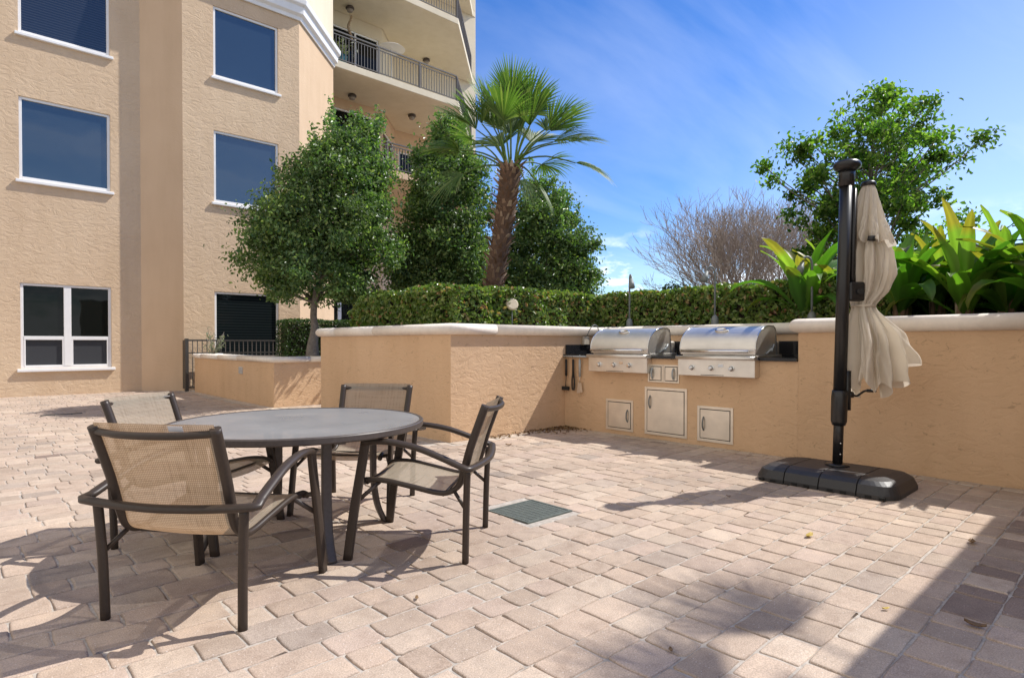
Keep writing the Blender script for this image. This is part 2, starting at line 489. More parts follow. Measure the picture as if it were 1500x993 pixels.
def paver(x0, x1, y0, y1, col, near, lift=0.0, r0=.0115):
    w, h = x1 - x0, y1 - y0
    if w < .03 or h < .03: return
    r = min(r0 * random.uniform(.7, 1.5), w * .3, h * .3)
    pts = []
    nc = 3 if near else 2
    jit = .0034
    for (cx, cy, a0) in ((x1 - r, y1 - r, 0), (x0 + r, y1 - r, 90), (x0 + r, y0 + r, 180), (x1 - r, y0 + r, 270)):
        for k in range(nc):
            a = R(a0 + 90 * k / (nc - 1))
            q = random.uniform(.75, 1.1)
            pts.append((cx + r * q * math.cos(a) + random.gauss(0, jit * .6), cy + r * q * math.sin(a) + random.gauss(0, jit * .6)))
        if near:
            nx = {0: ((x0 + x1) / 2, y1), 90: (x0, (y0 + y1) / 2), 180: ((x0 + x1) / 2, y0), 270: (x1, (y0 + y1) / 2)}[a0]
            pts.append((nx[0] + random.gauss(0, jit), nx[1] + random.gauss(0, jit)))
    n = len(pts); cx, cy = (x0 + x1) / 2, (y0 + y1) / 2
    tx, ty = random.gauss(0, .006), random.gauss(0, .006)
    zz = random.gauss(0, .0012) + lift
    b = len(pv.v)
    def Z(p, dz): return zz + (p[0] - cx) * tx + (p[1] - cy) * ty + dz
    ins = .0085 / min(w, h) * 2
    for (s, dz) in ((1, -.02), (1, -.0045), (1 - ins * .5, -.0012), (1 - ins, 0)):
        for p in pts:
            q = (cx + (p[0] - cx) * s, cy + (p[1] - cy) * s)
            pv.v.append((q[0], q[1], Z(q, dz))); pcol.append((*col, 1))
    for k in range(3):
        for i in range(n):
            i2 = (i + 1) % n
            pv.face([b + k * n + i, b + k * n + i2, b + (k + 1) * n + i2, b + (k + 1) * n + i], True)
    pv.face([b + 3 * n + i for i in range(n)], False)

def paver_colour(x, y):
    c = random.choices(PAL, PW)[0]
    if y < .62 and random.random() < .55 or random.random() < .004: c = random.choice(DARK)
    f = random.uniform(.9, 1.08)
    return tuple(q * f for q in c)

y = -3.0
while y < 18.45:
    wy = random.choice([.165, .175, .175, .205, .24])
    x = -8.5 + random.uniform(0, .2)
    while x < 6.66:
        lx = random.choice([.165, .18, .23, .24, .255, .30]) * random.uniform(.96, 1.04)
        xa, xb = x, min(x + lx, 6.655)
        x += lx
        cx, cy = (xa + xb) / 2, y + wy / 2
        d = FX * cx + FY * cy; l = FY * cx - FX * cy
        if d < -.2 or abs(l) > d * 1.05 + 2.2: continue
        if xb > 4.62 and y + wy > 6.17:
            if xa > 4.6 or y > 6.1:
                if not (9.95 < y < 11.9): 
                    if xa > 4.45: continue
                    xb = min(xb, 4.44)
        if 4.44 < xb and xa < 4.62 and y > 6.17: continue
        if GR[0] < cx < GR[1] and GR[2] < cy < GR[3]: continue
        gp = .0045
        x0_, x1_, y0_, y1_ = xa + gp, xb - gp, y + gp, y + wy - gp
        if y0_ < 6.0 and y1_ > 6.0 and xa > 4.45: y1_ = 6.0
        # cut round the drain cover
        if x1_ > GR[0] - .01 and x0_ < GR[1] + .01 and y1_ > GR[2] - .01 and y0_ < GR[3] + .01:
            if cx <= GR[0]: x1_ = min(x1_, GR[0] - .006)
            elif cx >= GR[1]: x0_ = max(x0_, GR[1] + .006)
            elif cy <= GR[2]: y1_ = min(y1_, GR[2] - .006)
            else: y0_ = max(y0_, GR[3] + .006)
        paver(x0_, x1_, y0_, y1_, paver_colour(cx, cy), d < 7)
    y += wy
# soldier course along the walls
yy = -1.0
while yy < 6.1:
    w = random.uniform(.15, .17)
    f = random.uniform(.9, 1.05)
    paver(6.66, 6.81, yy + .004, yy + w - .004, (.50 * f, .42 * f, .34 * f), True)
    yy += w
yy = 6.1
while yy < 17.6:
    w = random.uniform(.2, .24)
    f = random.uniform(.9, 1.05)
    paver(4.45, 4.59, yy + .004, yy + w - .004, (.54 * f, .46 * f, .38 * f), yy < 8)
    yy += w
xx = 4.6
while xx < 6.65:
    w = random.uniform(.2, .24)
    f = random.uniform(.9, 1.05)
    paver(xx + .004, xx + w - .004, 6.03, 6.19, (.54 * f, .46 * f, .38 * f), True)
    xx += w
pv.c = pcol
tag(pv.build('patio_paving', M['paver']), kind='structure')

# ------------------------------------------------------------------ apartment building
bld = thing('apartment_building', 'tan stucco apartment building with white framed windows and curved stacked balconies', 'building', (4.5, 18.6, 0))

def wall_face(mb, o, u, n, L, z0, z1, holes, depth=.10):
    us = sorted({0, L, *[h[0] for h in holes], *[h[1] for h in holes]})
    zs = sorted({z0, z1, *[h[2] for h in holes], *[h[3] for h in holes]})
    def P(a, z, b=0): return (o[0] + u[0] * a + n[0] * b, o[1] + u[1] * a + n[1] * b, z)
    for i in range(len(us) - 1):
        for k in range(len(zs) - 1):
            ua, ub, za, zb = us[i], us[i + 1], zs[k], zs[k + 1]
            mu, mz = (ua + ub) / 2, (za + zb) / 2
            if any(h[0] < mu < h[1] and h[2] < mz < h[3] for h in holes): continue
            b = len(mb.v); mb.v += [P(ua, za), P(ub, za), P(ub, zb), P(ua, zb)]; mb.face([b, b + 1, b + 2, b + 3])
    for (a0, a1, h0, h1) in holes:
        q = [(a0, h0), (a1, h0), (a1, h1), (a0, h1)]
        for i in range(4):
            p, r = q[i], q[(i + 1) % 4]
            b = len(mb.v); mb.v += [P(*p), P(*r), P(*r, -depth), P(*p, -depth)]; mb.face([b, b + 1, b + 2, b + 3])

def window(o, u, n, a0, a1, z0, z1, style='single', glass='glassblue', sill=True):
    f = MB(); t = .062; b0, b1 = -.115, -.035
    f.obox(o, u, n, a0, a0 + t, b0, b1, z0, z1); f.obox(o, u, n, a1 - t, a1, b0, b1, z0, z1)
    f.obox(o, u, n, a0 + t, a1 - t, b0, b1, z1 - t, z1); f.obox(o, u, n, a0 + t, a1 - t, b0, b1, z0, z0 + t + .02)
    panes = []
    m = (a0 + a1) / 2; zm = z0 + (z1 - z0) * .36
    if style == 'double':
        f.obox(o, u, n, m - .075, m + .075, b0, b1 + .01, z0 + t, z1 - t)
        for (p, q) in ((a0 + t, m - .075), (m + .075, a1 - t)):
            f.obox(o, u, n, p, q, b0 + .01, b1 + .006, zm - .045, zm + .045)
            e = .035
            f.obox(o, u, n, p, p + e, b0 + .012, b1 + .004, z0 + t, zm - .045)
            f.obox(o, u, n, q - e, q, b0 + .012, b1 + .004, z0 + t, zm - .045)
            panes += [(p, q, zm + .04, z1 - t + .01, glass), (p, q, z0 + t, zm - .04, 'screen')]
    elif style == 'door':
        k = max(2, int(round((a1 - a0) / 1.0)))
        for i in range(1, k):
            c = a0 + (a1 - a0) * i / k
            f.obox(o, u, n, c - .04, c + .04, b0, b1 + .01, z0 + t, z1 - t)
        panes = [(a0 + .01, a1 - .01, z0 + .01, z1 - .01, glass)]
    else:
        panes = [(a0 + .01, a1 - .01, z0 + .01, z1 - .01, glass)]
    w = f.build('window', M['white'], bld, bevel=.006)
    for (p, q, za, zb, gl) in panes:
        pn = MB(); pn.obox(o, u, n, p, q, -.10, -.078, za, zb); pn.build('pane', M[gl], w)
    if sill:
        s = MB(); s.obox(o, u, n, a0 - .07, a1 + .07, -.03, .075, z0 - .075, z0 - .002)
        s.build('sill', M['white'], w, bevel=.012)
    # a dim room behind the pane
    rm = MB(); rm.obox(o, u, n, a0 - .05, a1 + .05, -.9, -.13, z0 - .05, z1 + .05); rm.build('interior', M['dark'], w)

ZC = 11.05
def facade(o, u, n, L, z0, z1, wins, mat, name='wall'):
    mb = MB(); wall_face(mb, o, u, n, L, z0, z1, [w[:4] for w in wins])
    ob = mb.build(name, mat, bld)
    for w in wins: window(o, u, n, *w)
    return ob

NY = (0, -1); UX = (1, 0)
o1 = (-8.0, 18.45)
YL = 18.45
XA, XB, YB = 3.60, 4.48, 17.90
facade(o1, UX, NY, XA + 8, -.05, ZC + 6, [
    (9.10, 10.93, .66, 2.72, 'double', 'glassdark'), (9.10, 10.93, 5.17, 7.15, 'single', 'glassblue'), (9.10, 10.93, 8.64, 10.75, 'single', 'glassblind'),
    (4.2, 6.0, .66, 2.72, 'double', 'glassdark'), (4.2, 6.0, 5.17, 7.15, 'single', 'glassblue'), (4.2, 6.0, 8.64, 10.75, 'single', 'glassblind')], M['stucco'])
def seg(p, q):
    L = math.hypot(q[0] - p[0], q[1] - p[1]); u = ((q[0] - p[0]) / L, (q[1] - p[1]) / L)
    return L, u, (u[1], -u[0])
L, u, n = seg((XA, YL), (XB, YB)); facade((XA, YL), u, n, L, -.05, ZC + 6, [], M['stucco_smooth'])
XR = 7.70
facade((XB, YB), UX, NY, XR - XB, -.05, ZC, [
    (.78, 2.58, .66, 2.72, 'single', 'glassdarkb'), (.78, 2.58, 5.19, 7.19, 'single', 'glassblue'), (.78, 2.58, 8.66, 10.62, 'single', 'glassblue')], M['stucco'])
PF = (9.88, 20.08)
L2, u2, n2 = seg((XR, YB), PF)
facade((XR, YB), u2, n2, L2, -.05, ZC, [], M['stucco_smooth'])
facade((XB, YB), UX, NY, XR - XB, ZC, ZC + 6, [], M['cream'])
facade((XR, YB), u2, n2, L2, ZC, ZC + 6, [], M['cream'])
# cornice round the bay
co = MB()
def sweep(mb, path, prof, smooth=False, cap=True):
    """prof (outward, z); outward = right-hand side of the path"""
    n = len(path); rings = []
    for i in range(n):
        p = Vector(path[i])
        d0 = (Vector(path[i]) - Vector(path[i - 1])).normalized() if i else None
        d1 = (Vector(path[i + 1]) - Vector(path[i])).normalized() if i < n - 1 else None
        d0 = d0 or d1; d1 = d1 or d0
        n0 = Vector((d0.y, -d0.x)); n1 = Vector((d1.y, -d1.x))
        m = (n0 + n1).normalized(); s = 1 / max(.3, m.dot(n0))
        rings.append([(p.x + m.x * s * o, p.y + m.y * s * o, z) for (o, z) in prof])
    mb.rings(rings, smooth=smooth, cap=cap)
    return mb
cpath = [(XA + .02, YL - .02), (XB, YB), (XR, YB), PF]
sweep(co, cpath, [(.01, ZC), (.06, ZC), (.08, ZC + .10), (.17, ZC + .16), (.19, ZC + .36), (.27, ZC + .42), (.29, ZC + .56), (.20, ZC + .62), (.01, ZC + .66)])
co.build('cornice', M['white'], bld, bevel=.01)
# band and trim on the tower side of the bay
# tower behind the balconies
YD, YE = 22.6, 24.2
XD1, XD2, XE = 13.35, 14.95, 19.77
levels = [7.90, 11.40, 14.85, 18.3]
def lvl_mat(z): return M['stucco_smooth'] if z < 11 else M['cream']
# return wall between bay and tower
L, u, n = seg(PF, (PF[0], YD))
spans = [(-.05, 4.4, M['stucco_smooth']), (4.4, 11.15, M['stucco_smooth']), (11.15, 20, M['cream'])]
for (za, zb, mt) in spans:
    w0 = []
    if za < 0: w0 = [(.35, 2.65, .9, 3.15, 'double', 'glassdark')]
    elif za < 5: w0 = [(.10, 3.35, 7.93, 10.75, 'door', 'glassdark', False)]
    else: w0 = [(.10, 3.30, 11.43, 14.05, 'door', 'glassdark', False), (.10, 3.30, 14.88, 17.2, 'door', 'glassdark', False)]
    facade((PF[0], YD), UX, NY, XD1 - PF[0], za, zb, w0, mt)
    L, u, n = seg((XD1, YD), (XD2, YE)); facade((XD1, YD), u, n, L, za, zb, [(.12, 2.1, 7.93, 10.4, 'door', 'glassdark', False)] if 4 < za < 5 else [], mt)
    facade((XD2, YE), UX, NY, XE - XD2, za, zb, [(.2, 4.0, 7.93, 10.2, 'door', 'glassdark', False)] if 4 < za < 5 else [], mt)
    L, u, n = seg((XE, YE), (XE, YE + 9)); facade((XE, YE), u, n, L, za, zb, [], M['cream'])
core = MB(); core.prism([(-8, 19.4), (4.2, 19.4), (5.2, 18.85), (7.3, 18.85), (9.2, 20.9), (9.3, 23.6), (13.2, 23.6), (14.4, 25.2), (XE - .01, 25.2), (XE - .01, 33), (-8, 33)], -.05, 17.0)
core.build('inner_mass', M['cream'], bld)
for i, z in enumerate(levels):
    sl = MB()
    sl.prism([(PF[0] + .01, 20.1), (15.5, 20.1), (19.55, 24.15), (XE - .01, YE - .01), (XD2, YE - .01), (XD1 + .01, YD - .01), (PF[0] + .01, YD - .01)], z - .25, z)
    bal = sl.build('balcony', lvl_mat(z - .4), bld, bevel=.015)
    if i == 3: continue
    ra = MB()
    pa = [(PF[0] + .04, 20.19), (15.46, 20.19), (19.35, 24.06)]
    for k in range(2):
        p, q = Vector(pa[k]), Vector(pa[k + 1]); d = (q - p); Lr = d.length; d.normalize(); nn = Vector((d.y, -d.x))
        ra.obox(p, d, nn, 0, Lr, -.03, .03, z + 1.04, z + 1.085)
        ra.obox(p, d, nn, 0, Lr, -.018, .018, z + .93, z + .96)
        ra.obox(p, d, nn, 0, Lr, -.018, .018, z + .08, z + .11)
        npk = int(Lr / .125)
        for a in range(npk + 1):
            s_ = a * Lr / npk
            ra.obox(p, d, nn, s_ - .011, s_ + .011, -.011, .011, z + .11, z + .93)
        for a in range(int(Lr / 1.75) + 1):
            s_ = min(Lr, a * 1.85)
            ra.obox(p, d, nn, s_ - .028, s_ + .028, -.028, .028, z, z + 1.04)
    ra.build('railing', M['railgrey'], bal)
    # ceiling lamps hang from the slab above
for (px, zc) in ((514, 14.60), (625, 14.60), (517, 11.15), (604, 11.15)):
    yy_ = {514: 18, 625: 93, 517: 145, 604: 174}[px]
    d = 880 * (zc - .25 - 1.27 + .12) / (503 - yy_); l = (px - 750) / 880 * d
    X, Y = at(l, d)
    if zc > 14: zc = 14.60
    lm = MB(); lm.lathe((X, Y, zc), [(.13, 0), (.17, -.05), (.17, -.09), (.14, -.11)], 16)
    lp = lm.build('ceiling_lamp', M['brownlamp'], bld)
    sh = MB(); sh.lathe((X, Y, zc), [(.125, -.11), (.12, -.19), (.07, -.22)], 16); sh.build('lamp_shade', M['opal'], lp)

# things on the balcony
X, Y = at((500 - 750) / 880 * 22.2, 22.2)
t = thing('potted_plant', 'green plant in a teal pot behind the middle balcony railing', 'potted plant', (X, Y, 11.40))
p = MB(); p.lathe((X, Y, 11.40), [(.15, 0), (.22, .2), (.25, .42), (.21, .44), (.20, .40)], 20); p.build('pot', M['teal'], t)
def leaf_quads(C, size, aspect, up=0.4, out=None, jitter=1.0, fold=.25):
    """C (n,3) leaf centres -> diamond leaves"""
    n = len(C)
    nor = rng.normal(size=(n, 3)) * jitter
    nor[:, 2] += up
    if out is not None: nor += out
    nor /= np.linalg.norm(nor, axis=1)[:, None] + 1e-9
    a = rng.normal(size=(n, 3)); a -= nor * (a * nor).sum(1)[:, None]
    a /= np.linalg.norm(a, axis=1)[:, None] + 1e-9
    b = np.cross(nor, a)
    L = (rng.uniform(size[0], size[1], n))[:, None]; W = L * aspect
    V = np.empty((n, 6, 3))
    V[:, 0] = C - a * L * .5
    V[:, 1] = C - a * L * .12 + b * W * .5 + nor * W * fold
    V[:, 2] = C + a * L * .22 + b * W * .42 + nor * W * fold
    V[:, 3] = C + a * L * .5 - nor * L * .05
    V[:, 4] = C + a * L * .22 - b * W * .42 + nor * W * fold
    V[:, 5] = C - a * L * .12 - b * W * .5 + nor * W * fold
    base = (np.arange(n) * 6)[:, None]
    F = np.concatenate([base + np.array([0, 1, 2, 3])[None], base + np.array([0, 3, 4, 5])[None]])
    return V.reshape(-1, 3), F
C = rng.normal(size=(160, 3)) * np.array([.16, .16, .16]) + np.array([X, Y, 11.40 + .66])
V, F = leaf_quads(C, (.10, .20), .35); np_mesh('foliage', V, F, M['weed'], t)
p = MB(); p.tube([(X, Y, 11.75), (X + .02, Y, 12.0)], .02, 6); p.build('stem', M['bark'], t)

lx, ly = at((514 - 750) / 880 * 24.0, 24.0)
wc = MB(); wc.tube([(lx, ly, 14.4), (lx, ly, 13.25)], .008, 5)
for k in range(9):
    a = k * .7; zz = 14.25 - k * .11
    wc.lathe((lx + .07 * math.cos(a), ly + .07 * math.sin(a), zz), [(.005, .08), (.045, .03), (.05, -.03), (.01, -.09)], 8)
tag(wc.build('wind_chime', M['shell']), 'brown shell wind chime hanging from the top balcony ceiling', 'wind chime')

X, Y = at((574 - 750) / 880 * 24.0, 24.0)
t = thing('patio_parasol', 'small white parasol open on the middle balcony', 'parasol', (X, Y, 11.40))
p = MB(); p.tube([(X, Y, 11.43), (X, Y, 13.2)], .02, 8); p.build('pole', M['white'], t)
p = MB(); p.lathe((X, Y, 12.95), [(.55, 0), (.50, .03), (.25, .15), (.02, .24)], 16); p.build('canopy', M['white'], t, solid=.01)
p = MB(); p.lathe((X, Y, 11.40), [(.2, 0), (.2, .05), (.05, .09)], 16); p.build('base', M['rail'], t)

# ------------------------------------------------------------------ garden walls
BX, BY, WX, NX = 4.65, 6.2, 6.82, 7.65      # block corner, long wall, niche back
BZ = 1.385
def cap_blocks(path, prof, parent, step=1.45):
    """cast cap stones laid end to end, a hair-line joint between them"""
    pts = [Vector(p) for p in path]; runs = []; cur = [pts[0]]
    for a, b in zip(pts, pts[1:]):
        L = (b - a).length; d = (b - a).normalized(); k = max(1, round(L / step)); q = L / k
        for n_ in range(1, k):
            # keep the corner stones L-shaped: the joints fall between corners only
            m_ = a + d * (q * (n_ - (0.5 if k > 1 else 0)))
            if n_ == 1 and q * .5 < .5: m_ = a + d * .5
            cur.append(m_ - d * .0025); runs.append(cur); cur = [m_ + d * .0025]
        cur.append(b)
    runs.append(cur)
    for r_ in runs:
        w_ = MB(); sweep(w_, [tuple(p) for p in r_], prof, smooth=True)
        w_.build('cap', M['cap'], parent)

def capprof(z0, z1, back=.42, over=.0):
    r = (z1 - z0) / 2; zc = (z0 + z1) / 2
    pr = [(-back, z0), (over, z0)]
    for k in range(1, 9):
        a = R(-90 + 180 * k / 9); pr.append((over + r * math.cos(a) * .95, zc + r * math.sin(a)))
    pr += [(over, z1), (-back, z1)]
    return pr

raised = thing('raised_planter_wall', 'tan stucco raised planter wall with pale rounded cap, its corner facing the patio', 'garden wall', (BX, BY, 0))
w = MB(); w.prism([(BX, 9.95), (BX, BY), (NX, BY), (15, BY + .0), (15, 9.95)], -.05, BZ); w.build('wall', M['stucco_low'], raised)
cap_blocks([(BX + .75, 9.95), (BX, 9.95), (BX, BY), (NX, BY), (NX, 2.735)], capprof(BZ, 1.53), raised)
w = MB(); w.box(7.20, BY - .055, 1.245, 7.34, BY - .001, 1.375); ob = w.build('outlet_box', M['box'], raised, bevel=.012)
w = MB(); w.tube(catmull([(7.29, BY - .03, 1.37), (7.30, BY - .10, 1.50), (7.38, BY - .115, 1.56), (7.47, BY - .11, 1.53), (7.50, BY - .10, 1.40), (7.50, BY - .03, 1.25)], 5), .007, 6); w.build('cable', M['fixture'], ob)

right = thing('long_patio_wall', 'long tan stucco wall with pale cap behind the folded umbrella', 'garden wall', (WX, 0, 0))
w = MB(); w.prism([(WX, 2.73), (WX, -4), (15, -4), (15, BY - .002), (NX, BY - .002), (NX, 2.73)], -.05, BZ); w.build('wall', M['stucco_low'], right)
cap_blocks([(NX - .02, 2.73), (WX, 2.73), (WX, -4)], capprof(BZ, 1.54), right)

island = thing('grill_island', 'tan stucco outdoor kitchen counter with black stone top and steel doors', 'outdoor kitchen', (WX, 4.4, 0))
w = MB(); w.box(WX + .001, 2.732, -.05, NX - .002, BY - .003, 1.068); w.build('wall', M['stucco_low'], island)
w = MB()
for (ya, yb) in ((2.735, 3.165), (4.165, 4.63), (5.63, BY - .004)): w.box(WX - .035, ya, 1.07, NX - .004, yb, 1.105)
w.box(7.45, 3.165, 1.07, NX - .004, 4.165, 1.105); w.box(7.45, 4.63, 1.07, NX - .004, 5.63, 1.105)
w.build('countertop', M['granite'], island)
w = MB(); w.box(NX - .03, 2.74, 1.107, NX - .003, BY - .03, 1.30); w.build('backsplash', M['granite'], island)
w = MB(); w.box(6.83, BY - .025, 1.107, NX - .032, BY - .002, 1.25); w.build('side_splash', M['granite'], island)

def cab_door(ya, yb, za, zb, hand, name='cabinet_door', fr=.035, bar=False):
    d = MB(); x1 = WX; 
    d.box(x1 - .012, ya, za, x1 + .01, ya + fr, zb); d.box(x1 - .012, yb - fr, za, x1 + .01, yb, zb)
    d.box(x1 - .012, ya + fr, zb - fr, x1 + .01, yb - fr, zb); d.box(x1 - .012, ya + fr, za, x1 + .01, yb - fr, za + fr)
    f = d.build(name, M['steeldoor'], island, bevel=.003)
    b = MB(); b.box(x1 - .004, ya + fr - .001, za + fr - .001, x1 + .008, yb - fr + .001, zb - fr + .001); b.build('shadow_gap', M['dark'], f)
    g_ = .009
    d = MB(); d.box(x1 - .015, ya + fr + g_, za + fr + g_, x1 + .004, yb - fr - g_, zb - fr - g_); d.build('panel', M['steeldoor'], f, bevel=.003)
    hy = yb - fr - .055 if hand > 0 else ya + fr + .055
    zc = (za + zb) / 2 if (zb - za) < .5 else zb - .2
    hl = min(.085, (zb - za) * .3)
    h = MB()
    h.tube(catmull([(x1 - .012, hy, zc - hl), (x1 - .038, hy, zc - hl * .55), (x1 - .044, hy, zc), (x1 - .038, hy, zc + hl * .55), (x1 - .012, hy, zc + hl)], 4), .013 if bar else .0095, 8)
    h.build('handle', M['fixture'] if not bar else M['lampgrey'], f)
cab_door(4.93, 5.40, .05, .485, -1)
cab_door(4.10, 4.74, .055, .69, 1)
cab_door(3.48, 3.955, .055, .495, 1)
cab_door(4.455, 4.69, .755, .99, 1, 'drawer', .022, True)
cab_door(4.215, 4.45, .755, .99, -1, 'drawer', .022, True)
w = MB(); w.tube([(WX - .05, 5.68, 1.075), (WX - .05, BY - .02, 1.075)], .012, 8); w.build('utensil_rail', M['lampgrey'], island)

# ------------------------------------------------------------------ grills
def grill(yc):
    lab = {0: 'built in stainless grill beside the hanging utensils', 1: 'built in stainless grill nearest the folded umbrella'}
    t = thing('gas_grill', '', 'grill', (6.7, yc, .87), group='built in gas grills')
    h = .5
    p = MB(); p.box(6.70, yc - h, .872, 6.815, yc + h, 1.085); pn = p.build('control_panel', M['steel'], t, bevel=.006)
    p = MB(); p.tube([(6.71, yc - h - .01, 1.095), (6.71, yc + h + .01, 1.095)], (.022, .05), 12, up=(1, 0, 0), square=True); p.build('front_ledge', M['steel'], t)
    p = MB(); p.box(6.80, yc - h + .008, 1.0, 7.44, yc + h - .008, 1.135); p.build('firebox', M['steel'], t, bevel=.005)
    # hood
    prof = [(6.745, 1.137), (6.735, 1.20)]
    for k in range(0, 11):
        a = R(180 - 90 * k / 10 + 0)
        prof.append((7.09 + .355 * math.cos(a), 1.205 + .275 * math.sin(a)))
    prof += [(7.20, 1.478), (7.245, 1.46), (7.27, 1.42), (7.29, 1.137)]
    p = MB(); n = len(prof)
    hh = h - .012
    p.rings([[(q[0], yc + s * hh, q[1]) for q in prof] for s in (1, -1)], smooth=True)
    hd = p.build('hood', M['steel'], t)
    m = hd.modifiers.new('edge', 'EDGE_SPLIT'); m.split_angle = R(50)
    for s in (-1, 1):
        q = MB(); q.tube([(a[0], yc + s * (hh + .001), a[1]) for a in prof], .007, 6); q.build('hood_trim', M['chrome'], hd)
    q = MB(); q.box(7.30, yc - h + .03, 1.107, 7.43, yc + h - .03, 1.30); q.build('rear_shield', M['steel'], t, bevel=.02)
    q = MB(); q.tube([(6.675, yc - h + .06, 1.175), (6.675, yc + h - .06, 1.175)], .017, 12)
    for s in (-1, 1):
        q.tube([(6.675, yc + s * (h - .085), 1.175), (6.74, yc + s * (h - .085), 1.175)], .012, 8)
    q.build('handle', M['chrome'], hd)
    # oval emblem with thermometer on the curve of the hood
    a = R(128); cx, cz = 7.09 + .357 * math.cos(a), 1.205 + .277 * math.sin(a)
    nx, nz = math.cos(a), math.sin(a)
    q = MB(); ring = []
    rings = []
    for (rr, e) in ((1.0, 0), (1.0, .018), (.78, .026), (.70, .016), (.01, .014)):
        rings.append([(cx + nx * e + (-nz) * .034 * rr * math.sin(2 * math.pi * k / 20), yc - .005 + .088 * rr * math.cos(2 * math.pi * k / 20), cz + nz * e + nx * .034 * rr * math.sin(2 * math.pi * k / 20)) for k in range(20)])
    q.rings(rings); q.build('thermometer', M['chrome'], hd)
    for fr in (.20, .46, .72):
        yk = yc + h - fr * 2 * h
        q = MB()
        rg = []
        for (rr, e) in ((.036, .0), (.036, .010), (.024, .014), (.022, .044), (.017, .048)):
            rg.append([(6.70 - e, yk + rr * math.cos(2 * math.pi * k / 16), .972 + rr * math.sin(2 * math.pi * k / 16)) for k in range(16)])
        q.rings(rg, smooth=False); kn = q.build('knob', M['chrome'], t, bevel=.002)
        q = MB(); rg = [[(6.70 - e, yk + .030 * r * math.cos(2 * math.pi * k / 16), .972 + .030 * r * math.sin(2 * math.pi * k / 16)) for k in range(16)] for (r, e) in ((1, .0102), (1, .0135), (.3, .0137))]
        q.rings(rg); q.build('knob_ring', M['rubber'], kn)
    q = MB(); q.box(6.696, yc - .115, .985, 6.702, yc - .045, 1.02); q.build('badge', M['chrome'], t, bevel=.002)
    q = MB(); q.box(6.697, yc - .12, .884, 6.7015, yc + .18, .89); q.build('drip_tray_slot', M['dark'], t)
    q = MB()
    q.tube([(6.99, yc - hh - .012, 1.15), (7.16, yc - hh - .016, 1.215), (7.19, yc - hh - .016, 1.26)], .010, 6)
    q.lathe((7.12, yc - hh - .015, 1.19), [(.004, -.02), (.02, -.012), (.02, .012), (.004, .02)], 10)
    q.build('hinge', M['lampgrey'], t)
    return t
g1 = grill(5.13); g1['label'] = 'stainless built in grill nearer the corner with the hanging utensils'
g2 = grill(3.665); g2['label'] = 'stainless built in grill at the end nearer the black umbrella pole'

# ------------------------------------------------------------------ utensils
def utensil(yc, kind, label):
    x = WX - .046
    t = thing(kind, label, 'utensil', (x, yc, .60), group='grill tools hanging on the rail')
    p = MB(); p.tube([(x, yc, 1.03), (x, yc, .78)], (.020, .014), 8, up=(1, 0, 0)); p.tube(catmull([(x, yc, 1.03), (x - .012, yc, 1.075), (x, yc, 1.095), (x + .008, yc, 1.07)], 3), .004, 5)
    p.build('handle', M['rubber'] if kind != 'spatula' else M['lampgrey'], t)
    p = MB()
    if kind == 'spatula':
        p.tube([(x, yc, .80), (x, yc, .68)], .006, 6)
        p.hexa([(x - .003, yc - .055, .55), (x + .003, yc - .055, .55), (x + .003, yc + .055, .53), (x - .003, yc + .055, .53),
                (x - .003, yc - .03, .69), (x + .003, yc - .03, .69), (x + .003, yc + .03, .69), (x - .003, yc + .03, .69)])
        p.build('blade', M['steel'], t)
    elif kind == 'grill_brush':
        p.tube([(x, yc, .80), (x, yc + .01, .62)], .008, 6)
        p.box(x - .03, yc - .055, .565, x + .02, yc + .065, .62)
        p.build('brush_head', M['rubber'], t, bevel=.01)
    else:
        for s in (-1, 1):
            p.tube(catmull([(x, yc + s * .006, .82), (x, yc + s * .022, .72), (x, yc + s * .02, .62), (x, yc + s * .012, .57)], 4), (.006, .016), 6, up=(0, 1, 0))
        p.build('jaws', M['rubber'], t)
utensil(6.13, 'grill_brush', 'black grill brush hanging closest to the corner')
utensil(5.99, 'tongs', 'long dark tongs hanging between the brush and the spatula')
utensil(5.86, 'spatula', 'pale steel spatula hanging closest to the grill')

# ------------------------------------------------------------------ left planter, railing
LX, LY, LZ = 4.60, 11.94, .885
lp = thing('low_planter_wall', 'low tan stucco planter wall with pale cap below the left tree', 'garden wall', (LX, LY, 0))
w = MB(); w.box(LX, LY, -.05, 15, 17.35, LZ); w.build('wall', M['stucco_low'], lp)
cap_blocks([(LX + .6, 17.35), (LX, 17.35), (LX, LY), (12, LY)], capprof(LZ, 1.0, .36), lp)
w = MB(); w.box(LX - .02, 13.70, .60, LX, 13.92, .755); ob = w.build('wall_light', M['plate'], lp, bevel=.008)
w = MB()
for k in range(4): w.box(LX - .026, 13.72, .622 + k * .031, LX - .0205, 13.90, .638 + k * .031)
w.build('louvre', M['lampgrey'], ob)

rl = thing('guard_railing', 'black metal guard railing between low planter and building', 'railing', (LX, 17.6, 0))
w = MB()
w.box(4.50, 17.58, 1.33, 7.35, 17.63, 1.375); w.box(4.50, 17.59, 1.0, 7.35, 17.62, 1.03); w.box(4.50, 17.59, .08, 7.35, 17.62, .11)
w.build('rail', M['rail'], rl)
w = MB()
for k in range(1, 24): 
    xk = 4.50 + k * .119
    w.box(xk - .01, 17.595, .11, xk + .01, 17.615, 1.33)
w.build('picket', M['railgrey'], rl)
for xk in (4.47, 7.32):
    w = MB(); w.box(xk - .04, 17.55, 0, xk + .04, 17.65, 1.40); w.build('post', M['rail'], rl)
w = MB(); w.box(4.44, 17.66, .06, 4.50, 17.86, 1.36); w.build('end_panel', M['rail'], rl)

